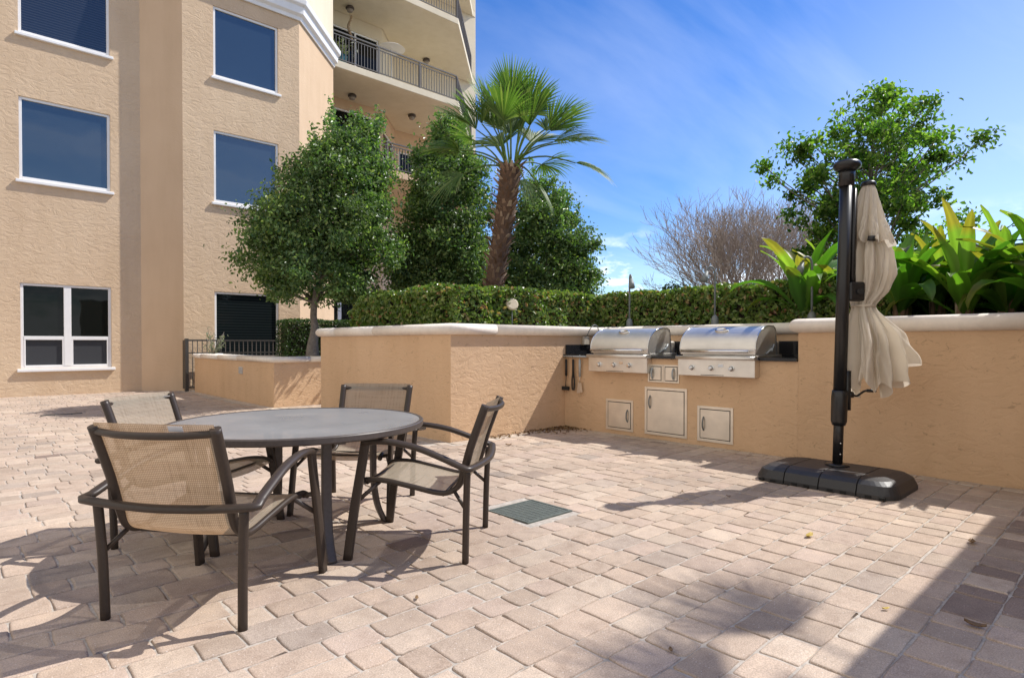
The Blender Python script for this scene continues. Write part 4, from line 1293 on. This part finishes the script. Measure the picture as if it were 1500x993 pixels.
# canopy: two tiers of folded cloth
ca = Vector((UX0, UY0, 0)) + rt * .305 + fw * .06
def cloth(prof, seed, npl=8, amp=.5, n=260, hem=0.0, name='canopy', par=um, lift=0.0):
    """prof: (z, radius, dx along right, squash)"""
    rnd = random.Random(seed)
    phs = [rnd.uniform(0, 6.28) for _ in range(6)]
    zs = [p_[0] for p_ in prof]
    rings = []
    NZ = 44
    for i in range(NZ + 1):
        q = i / NZ
        z = zs[0] + (zs[-1] - zs[0]) * q
        r = np.interp(-z, [-z_ for z_ in zs], [p_[1] for p_ in prof]); dx = np.interp(-z, [-z_ for z_ in zs], [p_[2] for p_ in prof])
        am = np.interp(-z, [-z_ for z_ in zs], [p_[3] for p_ in prof]) * amp
        ring = []
        for k in range(n):
            th = 2 * math.pi * k / n
            tw = th + .22 * math.sin(th + phs[0]) + .10 * math.sin(2 * th + q * 2 + phs[1]) + .35 * q
            w = math.sin(npl * tw)
            w = math.copysign(abs(w) ** .8, w)
            w2 = math.sin(npl * 2 * tw + phs[2] + 1.5 * q) * .28 + math.sin(3 * th + phs[3] + 2 * q) * .22 + .10 * math.sin(21 * tw + 9 * q + phs[4]) + .07 * math.sin(34 * th - 14 * q + phs[5])
            rr = r * (1 + am * (w * .55 + w2 - .15))
            zz = z + hem * q ** 3 * (math.sin(npl * tw + 1.0) * .55 + .5 * math.sin(th * 2 + phs[4]))
            if lift and q > .5: zz += lift * ((q - .5) / .5) ** 1.3 * max(0, math.cos(th - .3) + .25) ** 1.2
            c_ = ca + rt * dx
            ring.append((c_.x + rr * (rt.x * math.cos(th) + fw.x * math.sin(th)), c_.y + rr * (rt.y * math.cos(th) + fw.y * math.sin(th)), zz))
        rings.append(ring)
    m = MB(); m.rings(rings, cap=False)
    o = m.build(name, M['fabric'], par)
    return o
cn = cloth([(2.30, .10, .01, .7), (2.1, .165, .02, .9), (1.9, .17, .025, .9), (1.75, .135, .01, .8), (1.66, .105, -.03, .55), (1.62, .088, -.04, .4),
            (1.58, .095, -.035, .5), (1.45, .15, -.01, .8), (1.30, .20, .03, 1.0), (1.15, .215, .035, 1.1), (1.0, .235, .045, 1.2), (.86, .245, .05, 1.3)], 4, 8, .46, hem=.11, lift=.22)
cloth([(2.73, .045, .0, .2), (2.68, .065, .0, .35), (2.55, .098, 0, .55), (2.42, .128, .005, .7), (2.30, .158, .012, .85), (2.18, .185, .02, 1.0)], 9, 8, .42, hem=.05, name='vent_tier')
m = MB(); c = ca - rt * .04
m.tube([(c.x + .098 * math.cos(a_ * math.pi / 12), c.y + .098 * math.sin(a_ * math.pi / 12), 1.617) for a_ in range(25)], (.006, .014), 6, up=(0, 0, 1)); m.build('tie_strap', M['fabric'], um)
m = MB(); m.lathe((ca.x, ca.y, 2.72), [(.062, 0), (.066, .02), (.055, .04), (.02, .05)], 20); m.build('hub', M['black'], um)
m = MB(); m.tube([(ca.x, ca.y, 2.72), (ca.x, ca.y, .98)], .022, 8); m.build('canopy_shaft', M['black'], um)
for k in range(8):
    a_ = k * math.pi / 4 + .2
    m = MB(); m.tube([(ca.x + .03 * math.cos(a_), ca.y + .03 * math.sin(a_), 2.66), (ca.x + .055 * math.cos(a_), ca.y + .055 * math.sin(a_), 1.62), (ca.x + .08 * math.cos(a_) + rt.x * .04, ca.y + .08 * math.sin(a_) + rt.y * .04, 1.05)], .009, 6); m.build('rib', M['black'], um)
m = MB(); p_ = ca - fw * .165 - rt * .07
m.tube([p_ + Vector((0, 0, 2.19)), p_ + Vector((0, 0, 2.235)) - fw * .01], [.035, .03], 12); m.build('slider', M['black'], um)

# ------------------------------------------------------------------ table
tx, ty = at(-1.395, 3.94); TZ = .765; TR = .80
tb = thing('patio_table', 'round frosted glass patio table with a dark bronze rim', 'table', (tx, ty, 0))
m = MB(); m.lathe((tx, ty, TZ - .009), [(TR - .022, 0), (TR - .022, .006)], 96, smooth=False); m.build('tabletop', M['tableglass'], tb)
m = MB(); rings = []
for (r, z) in ((TR - .03, TZ - .012), (TR - .03, TZ - .04), (TR - .004, TZ - .042), (TR + .004, TZ - .034), (TR + .004, TZ - .006), (TR - .002, TZ), (TR - .02, TZ), (TR - .0215, TZ - .012), (TR - .03, TZ - .012)):
    rings.append([(tx + r * math.cos(2 * math.pi * k / 96), ty + r * math.sin(2 * math.pi * k / 96), z) for k in range(96)])
m.rings(rings, cap=False); ob = m.build('rim', M['tablebronze'], tb)
md = ob.modifiers.new('edge', 'EDGE_SPLIT'); md.split_angle = R(35)
fa, fb = at(.367, -.5); a0 = math.atan2(fb, fa)
m = MB()
for k in range(2):
    a = a0 + k * math.pi / 2; c, s = math.cos(a), math.sin(a)
    z_ = TZ - .034 - .004 * k
    m.obox((tx, ty), (c, s), (-s, c), -(TR - .031), TR - .031, -.02, .02, z_ - .020, z_)
m.build('cross_frame', M['tablebronze'], tb)
for k in range(4):
    a = a0 + k * math.pi / 2; c, s = math.cos(a), math.sin(a)
    P_ = lambda r, z: (tx + c * r, ty + s * r, z)
    m = MB(); m.tube(catmull([P_(.515, TZ - .055), P_(.512, .50), P_(.515, .30), P_(.545, .12), P_(.60, .0)], 6), (.029, .017), 12, up=(c, s, 0), square=True)
    m.build('leg', M['tablebronze'], tb)

# ------------------------------------------------------------------ chairs
def make_chair():
    t = thing('sling_chair', '', 'chair', (0, 0, 0), group='sling chairs around the patio table')
    br = M['bronze']
    for s in (-1, 1):
        m = MB(); m.tube(catmull([(s * .378, .352, 0), (s * .372, .315, .28), (s * .366, .268, .56), (s * .365, .245, .70)], 5), (.016, .027), 12, up=(0, 1, 0), square=True); m.build('leg', br, t)
        m = MB(); m.tube(catmull([(s * .345, -.345, 0), (s * .352, -.352, .30), (s * .366, -.362, .552)], 5), (.020, .022), 12); m.build('leg', br, t)
    # arms and the rail that wraps behind the back
    pts = []
    left = [(-.366, .262, .690), (-.376, .12, .700), (-.392, -.06, .672), (-.408, -.22, .618), (-.420, -.335, .572)]
    lp_ = catmull(left, 5)
    rear = catmull([(-.418, -.380, .558), (-.25, -.405, .55), (0, -.425, .546), (.25, -.405, .55), (.418, -.380, .558)], 5)
    pts = [tuple(p_) for p_ in lp_] + [(-.432, -.372, .561)] + [tuple(p_) for p_ in rear] + [(.432, -.372, .561)] + [(-p_[0], p_[1], p_[2]) for p_ in reversed(lp_)]
    m = MB(); m.tube(pts, (.027, .0185), 12, up=(0, 0, 1)); m.build('arm_rail', br, t)
    side = [(.300, .325, .430), (.298, .27, .455), (.292, .15, .452), (.288, -.02, .418), (.285, -.16, .388), (.284, -.235, .392), (.283, -.292, .432), (.283, -.322, .51), (.286, -.365, .66), (.291, -.415, .80), (.296, -.462, .925)]
    sp = catmull(side, 5)
    for s in (-1, 1):
        m = MB(); m.tube([(s * p_.x, p_.y, p_.z) for p_ in sp[:-1]], [.0165 + .008 * min(1, max(0, (i - 28) / 8)) for i in range(len(sp) - 1)], 10); m.build('side_rail', br, t)
        m = MB(); m.tube([(s * .286, -.262, .408), (s * .349, -.345, .315)], .0115, 8); m.build('brace', br, t)
        m = MB(); m.tube([(s * .292, .18, .450), (s * .370, .30, .34)], (.006, .013), 8); m.build('brace', br, t)
        m = MB(); m.tube([(s * .298, .275, .440), (s * .366, .283, .455)], .013, 8); m.build('brace', br, t)
    m = MB(); m.tube(catmull([(-.293, -.448, .885), (-.15, -.490, .878), (0, -.502, .876), (.15, -.490, .878), (.293, -.448, .885)], 6), (.0165, .0165), 10); m.build('top_rail', br, t)
    m = MB(); m.tube([(-.296, .262, .438), (.296, .262, .438)], .011, 8); m.build('cross_bar', br, t)
    m = MB(); m.tube([(-.285, -.20, .376), (.285, -.20, .376)], .010, 8); m.build('cross_bar', br, t)
    # sling
    n = 13; V = []; UVs = []
    L = 0; prev = None
    for i, p_ in enumerate(sp):
        if prev: L += (p_ - prev).length
        prev = p_
        nrm = Vector((0, 1, 0)) if i > 33 else Vector((0, .3, 1)).normalized()
        for k in range(n):
            u = k / (n - 1) * 2 - 1
            sag = (1 - u * u) * (.016 if 4 < i < 30 else .018)
            if i >= 30: off = Vector((0, -sag, 0))
            elif i > 24: off = Vector((0, -sag * .6, -sag * .6))
            else: off = Vector((0, 0, -sag))
            V.append((u * (p_.x - .004), p_.y + off.y, p_.z + off.z)); UVs.append((u * .29, L))
    me = bpy.data.meshes.new('sling')
    faces = [(i * n + k, i * n + k + 1, (i + 1) * n + k + 1, (i + 1) * n + k) for i in range(len(sp) - 1) for k in range(n - 1)]
    me.from_pydata(V, [], faces); uvl = me.uv_layers.new(name='UVMap')
    for lp2 in me.loops: uvl.data[lp2.index].uv = UVs[lp2.vertex_index]
    me.polygons.foreach_set('use_smooth', [True] * len(faces))
    link_mesh('sling', me, M['sling'], t)
    return t
ch0 = make_chair()
def place(o, l, d, fl, fd, label):
    x, y_ = at(l, d); fx, fy = at(fl, fd)
    o.location = (x, y_, 0); o.rotation_euler = (0, 0, math.atan2(-fx, fy)); o['label'] = label
    return o
near = place(ch0, -1.48, 3.044, .109, .687, 'sling chair nearest the camera, seen from behind with a pale tag')
c2 = place(copy_tree(ch0), -2.07, 4.0, .99, -.14, 'sling chair left of the table, pale sling front turned to the right')
c3 = place(copy_tree(ch0), -1.22, 4.72, -.122, -.993, 'sling chair on the far side of the table facing the camera')
c4 = place(copy_tree(ch0), -.57, 3.85, -.668, .083, 'sling chair right of the table seen in profile by the drain cover')
m = MB(); m.hexa([(.09, -.452, .893), (.155, -.449, .893), (.155, -.446, .893), (.09, -.449, .893), (.09, -.462, .918), (.155, -.459, .918), (.155, -.456, .918), (.09, -.459, .918)])
m.v = [(p_[0], p_[1] - .022, p_[2]) for p_ in m.v]
m.build('care_tag', M['tagpaper'], near, local=True)

# ------------------------------------------------------------------ drain covers, leaves
t = thing('drain_cover', 'square grey green drain grate set in the paving by the right chair', 'drain cover', ((GR[0] + GR[1]) / 2, (GR[2] + GR[3]) / 2, 0))
m = MB(); fr = .022; x0, x1, y0, y1 = GR
m.box(x0, y0, -.02, x1, y0 + fr, .004); m.box(x0, y1 - fr, -.02, x1, y1, .004); m.box(x0, y0 + fr, -.02, x0 + fr, y1 - fr, .004); m.box(x1 - fr, y0 + fr, -.02, x1, y1 - fr, .004)
m.build('frame', M['grate'], t)
m = MB()
nb = 20
for k in range(nb):
    yk = y0 + fr + (y1 - y0 - 2 * fr) * (k + .5) / nb
    m.box(x0 + fr, yk - .007, -.015, x1 - fr, yk + .007, .001)
for k in range(9):
    xk = x0 + fr + (x1 - x0 - 2 * fr) * (k + .5) / 9
    m.box(xk - .008, y0 + fr, -.016, xk + .008, y1 - fr, .002)
m.build('grille', M['grate'], t)
m = MB(); m.box(x0 + .01, y0 + .01, -.04, x1 - .01, y1 - .01, -.008 - .003); m.build('sump', M['dark'], t)
t = thing('drain_channel', 'short dark slot drain in the far left paving', 'slot drain', (1.36, 13.35, 0))
m = MB(); m.box(1.06, 13.29, -.02, 1.66, 13.30, .006); m.box(1.06, 13.40, -.02, 1.66, 13.41, .006); m.build('frame', M['grate'], t)
m = MB(); m.box(1.06, 13.302, -.02, 1.66, 13.398, .0045); m.build('slot', M['dark'], t)

def leaf_litter():
    n = 420; P = []
    rl_ = random.Random(8)
    for k in range(n):
        if k < 260:
            x = WX - abs(rl_.gauss(0, .35)) - .02; y_ = BY - abs(rl_.gauss(0, .22)) - .02
        else:
            x = BX + .6 + rl_.random() * 1.6; y_ = BY - abs(rl_.gauss(0, .10)) - .02
        P.append((x, y_, .008 + rl_.random() * .012))
    V, F = leaf_quads(np.array(P), (.025, .06), .5, up=2.5)
    tag(np_mesh('leaf_litter', V, F, M['dead']), 'dry brown leaves swept into the corner below the utensils', 'leaf litter', kind='stuff')
leaf_litter()
LV = [(1187, 786, 'curled yellow leaf lying alone on the sunny paving'), (1432, 918, 'dark brown leaf in the shade at the lower right'), (1426, 795, 'small dark leaf in the shade by the sunlit edge'),
      (745, 652, 'dry leaf on the paving just out from the planter corner'), (1000, 720, 'tiny leaf near the umbrella shadow'), (1068, 727, 'tiny leaf beside the umbrella base shadow'),
      (984, 954, 'small dark leaf in the frond shade at the bottom'), (1300, 893, 'small yellow leaf on the sunlit pavers near the shade edge'), (610, 877, 'tiny dark leaf on the pavers in front of the table')]
for k, (px, py, lab) in enumerate(LV):
    d = 880 * 1.262 / (py - 503); x, y_ = at((px - 750) / 880 * d, d)
    s = .040 if k < 4 else .018
    a = k * 1.7; c, sn = math.cos(a), math.sin(a)
    m = MB(); rows = []
    for q in (0, .25, .5, .75, 1):
        w = s * .5 * math.sin(math.pi * (.08 + .84 * q)); z = .007 + s * .35 * (q - .45) ** 2 * 3
        rows.append([(x + c * (q - .5) * s * 2 - sn * e * w, y_ + sn * (q - .5) * s * 2 + c * e * w, z + abs(e) * s * .25) for e in (-1, 0, 1)])
    m.rings(rows, closed=False, cap=False)
    yel = k in (0, 7)
    tag(m.build('fallen_leaf', M['dead'] if not yel else M.setdefault('yleaf', plain('yellow_leaf', (.42, .30, .06), .6, noise=.2)), solid=.0015), lab, 'leaf', 'fallen leaves on the paving')

# ------------------------------------------------------------------ building wing right of the frame (throws the shade at the right)
wing = thing('side_screen_wall', 'tall plain tan wall beyond the right edge that shades the paving', 'garden wall', (5, -.30, 0))
m = MB(); m.box(4.6, -.62, -.05, 15, -.29, 3.45); m.build('wall', M['stucco'], wing)
m = MB(); m.box(4.55, -.65, 3.45, 15.05, -.26, 3.55); m.build('cap', M['cap'], wing)

# ------------------------------------------------------------------ light, sky, camera
sun_dir = Vector((.927, -.375, 1.217)).normalized()
el = math.asin(sun_dir.z); az = math.atan2(sun_dir.x, sun_dir.y)
sl = bpy.data.lights.new('sun', 'SUN'); sl.energy = 3.2; sl.angle = R(.5); sl.color = (1.0, .96, .90)
so = bpy.data.objects.new('sun', sl); COL.objects.link(so)
so.rotation_euler = sun_dir.to_track_quat('Z', 'Y').to_euler()

w = bpy.data.worlds.new('World'); scene.world = w; w.use_nodes = True
nt = w.node_tree; bg = nt.nodes['Background']
sky = nd(nt, 'ShaderNodeTexSky', sky_type='NISHITA'); sky.sun_disc = False
sky.sun_elevation = el; sky.sun_rotation = az; sky.air_density = 1.0; sky.dust_density = 0.2; sky.ozone_density = 4.0; sky.altitude = 0
tc = nd(nt, 'ShaderNodeTexCoord')
sx = nd(nt, 'ShaderNodeSeparateXYZ'); nt.links.new(tc.outputs['Generated'], sx.inputs[0])
zz = nd(nt, 'ShaderNodeMath', operation='ADD'); zz.inputs[1].default_value = .12; nt.links.new(sx.outputs[2], zz.inputs[0])
zm = nd(nt, 'ShaderNodeMath', operation='MAXIMUM'); zm.inputs[1].default_value = .05; nt.links.new(zz.outputs[0], zm.inputs[0])
cx = nd(nt, 'ShaderNodeMath', operation='DIVIDE'); cy = nd(nt, 'ShaderNodeMath', operation='DIVIDE')
nt.links.new(sx.outputs[0], cx.inputs[0]); nt.links.new(zm.outputs[0], cx.inputs[1]); nt.links.new(sx.outputs[1], cy.inputs[0]); nt.links.new(zm.outputs[0], cy.inputs[1])
cv = nd(nt, 'ShaderNodeCombineXYZ'); nt.links.new(cx.outputs[0], cv.inputs[0]); nt.links.new(cy.outputs[0], cv.inputs[1])
mp = nd(nt, 'ShaderNodeMapping'); mp.inputs['Rotation'].default_value = (0, 0, R(25)); mp.inputs['Scale'].default_value = (.35, 1.0, 1); nt.links.new(cv.outputs[0], mp.inputs[0])
n1 = nd(nt, 'ShaderNodeTexNoise', i_Scale=1.1, i_Detail=7.0, i_Roughness=.55, i_Distortion=.5); nt.links.new(mp.outputs[0], n1.inputs['Vector'])
cir = ramp(nt, n1.outputs['Fac'], [(.48, (0, 0, 0)), (.80, (.24, .24, .24))])
# low puffs near the horizon
n2 = nd(nt, 'ShaderNodeTexNoise', i_Scale=7.0, i_Detail=6.0, i_Roughness=.6)
mp2 = nd(nt, 'ShaderNodeMapping'); mp2.inputs['Scale'].default_value = (1, 1, 2.4); mp2.inputs['Location'].default_value = (.35, .1, 0); nt.links.new(tc.outputs['Generated'], mp2.inputs[0]); nt.links.new(mp2.outputs[0], n2.inputs['Vector'])
puff = ramp(nt, n2.outputs['Fac'], [(.50, (0, 0, 0)), (.62, (1, 1, 1))])
low = ramp(nt, sx.outputs[2], [(.0, (1, 1, 1)), (.12, (.9, .9, .9)), (.19, (0, 0, 0))])
pm = nd(nt, 'ShaderNodeMath', operation='MULTIPLY'); nt.links.new(puff.outputs[0], pm.inputs[0]); nt.links.new(low.outputs[0], pm.inputs[1])
mxm = nd(nt, 'ShaderNodeMath', operation='MAXIMUM'); nt.links.new(pm.outputs[0], mxm.inputs[0]); nt.links.new(cir.outputs[0], mxm.inputs[1])
hs = nd(nt, 'ShaderNodeHueSaturation', i_Saturation=1.26, i_Hue=.512, i_Value=.66); nt.links.new(sky.outputs[0], hs.inputs['Color'])
cl = mixc(nt, mxm.outputs[0], hs.outputs[0], (6.5, 6.7, 7.0))
veil = ramp(nt, sx.outputs[0], [(.82, (0, 0, 0)), (.95, (.16, .16, .16))])
cl = mixc(nt, veil.outputs[0], cl, (6.0, 6.1, 6.3))
# unseen cloud added behind the photographer's left shoulder as neutral fill for the shade
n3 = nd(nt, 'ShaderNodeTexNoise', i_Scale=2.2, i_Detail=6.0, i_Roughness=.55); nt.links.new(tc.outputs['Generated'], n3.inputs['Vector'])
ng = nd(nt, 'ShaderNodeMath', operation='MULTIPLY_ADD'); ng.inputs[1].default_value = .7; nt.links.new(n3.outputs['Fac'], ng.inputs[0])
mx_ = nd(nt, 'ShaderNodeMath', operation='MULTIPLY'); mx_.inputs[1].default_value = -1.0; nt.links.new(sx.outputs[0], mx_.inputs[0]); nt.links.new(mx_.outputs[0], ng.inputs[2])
fill_cloud = ramp(nt, ng.outputs[0], [(.42, (0, 0, 0)), (.72, (1, 1, 1))])
cl = mixc(nt, fill_cloud.outputs[0], cl, (3.7, 3.5, 3.25))
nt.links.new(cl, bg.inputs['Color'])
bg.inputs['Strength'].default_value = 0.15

cam = bpy.data.cameras.new('camera'); cam.sensor_width = 36; cam.lens = 880 / 1500 * 36; cam.clip_end = 2000; cam.clip_start = .05
tilt = .0105
cam.shift_y = (6.5 + 880 * tilt) / 1500
co_ = bpy.data.objects.new('camera', cam); COL.objects.link(co_)
co_.location = (0, 0, 1.27); co_.rotation_euler = (math.pi / 2 - tilt, 0, -R(42.7))
scene.camera = co_
vs = scene.view_settings
scene.display_settings.display_device = 'sRGB'
vs.view_transform = 'Standard'; vs.look = 'None'; vs.exposure = 0.84; vs.gamma = 1; vs.use_curve_mapping = False
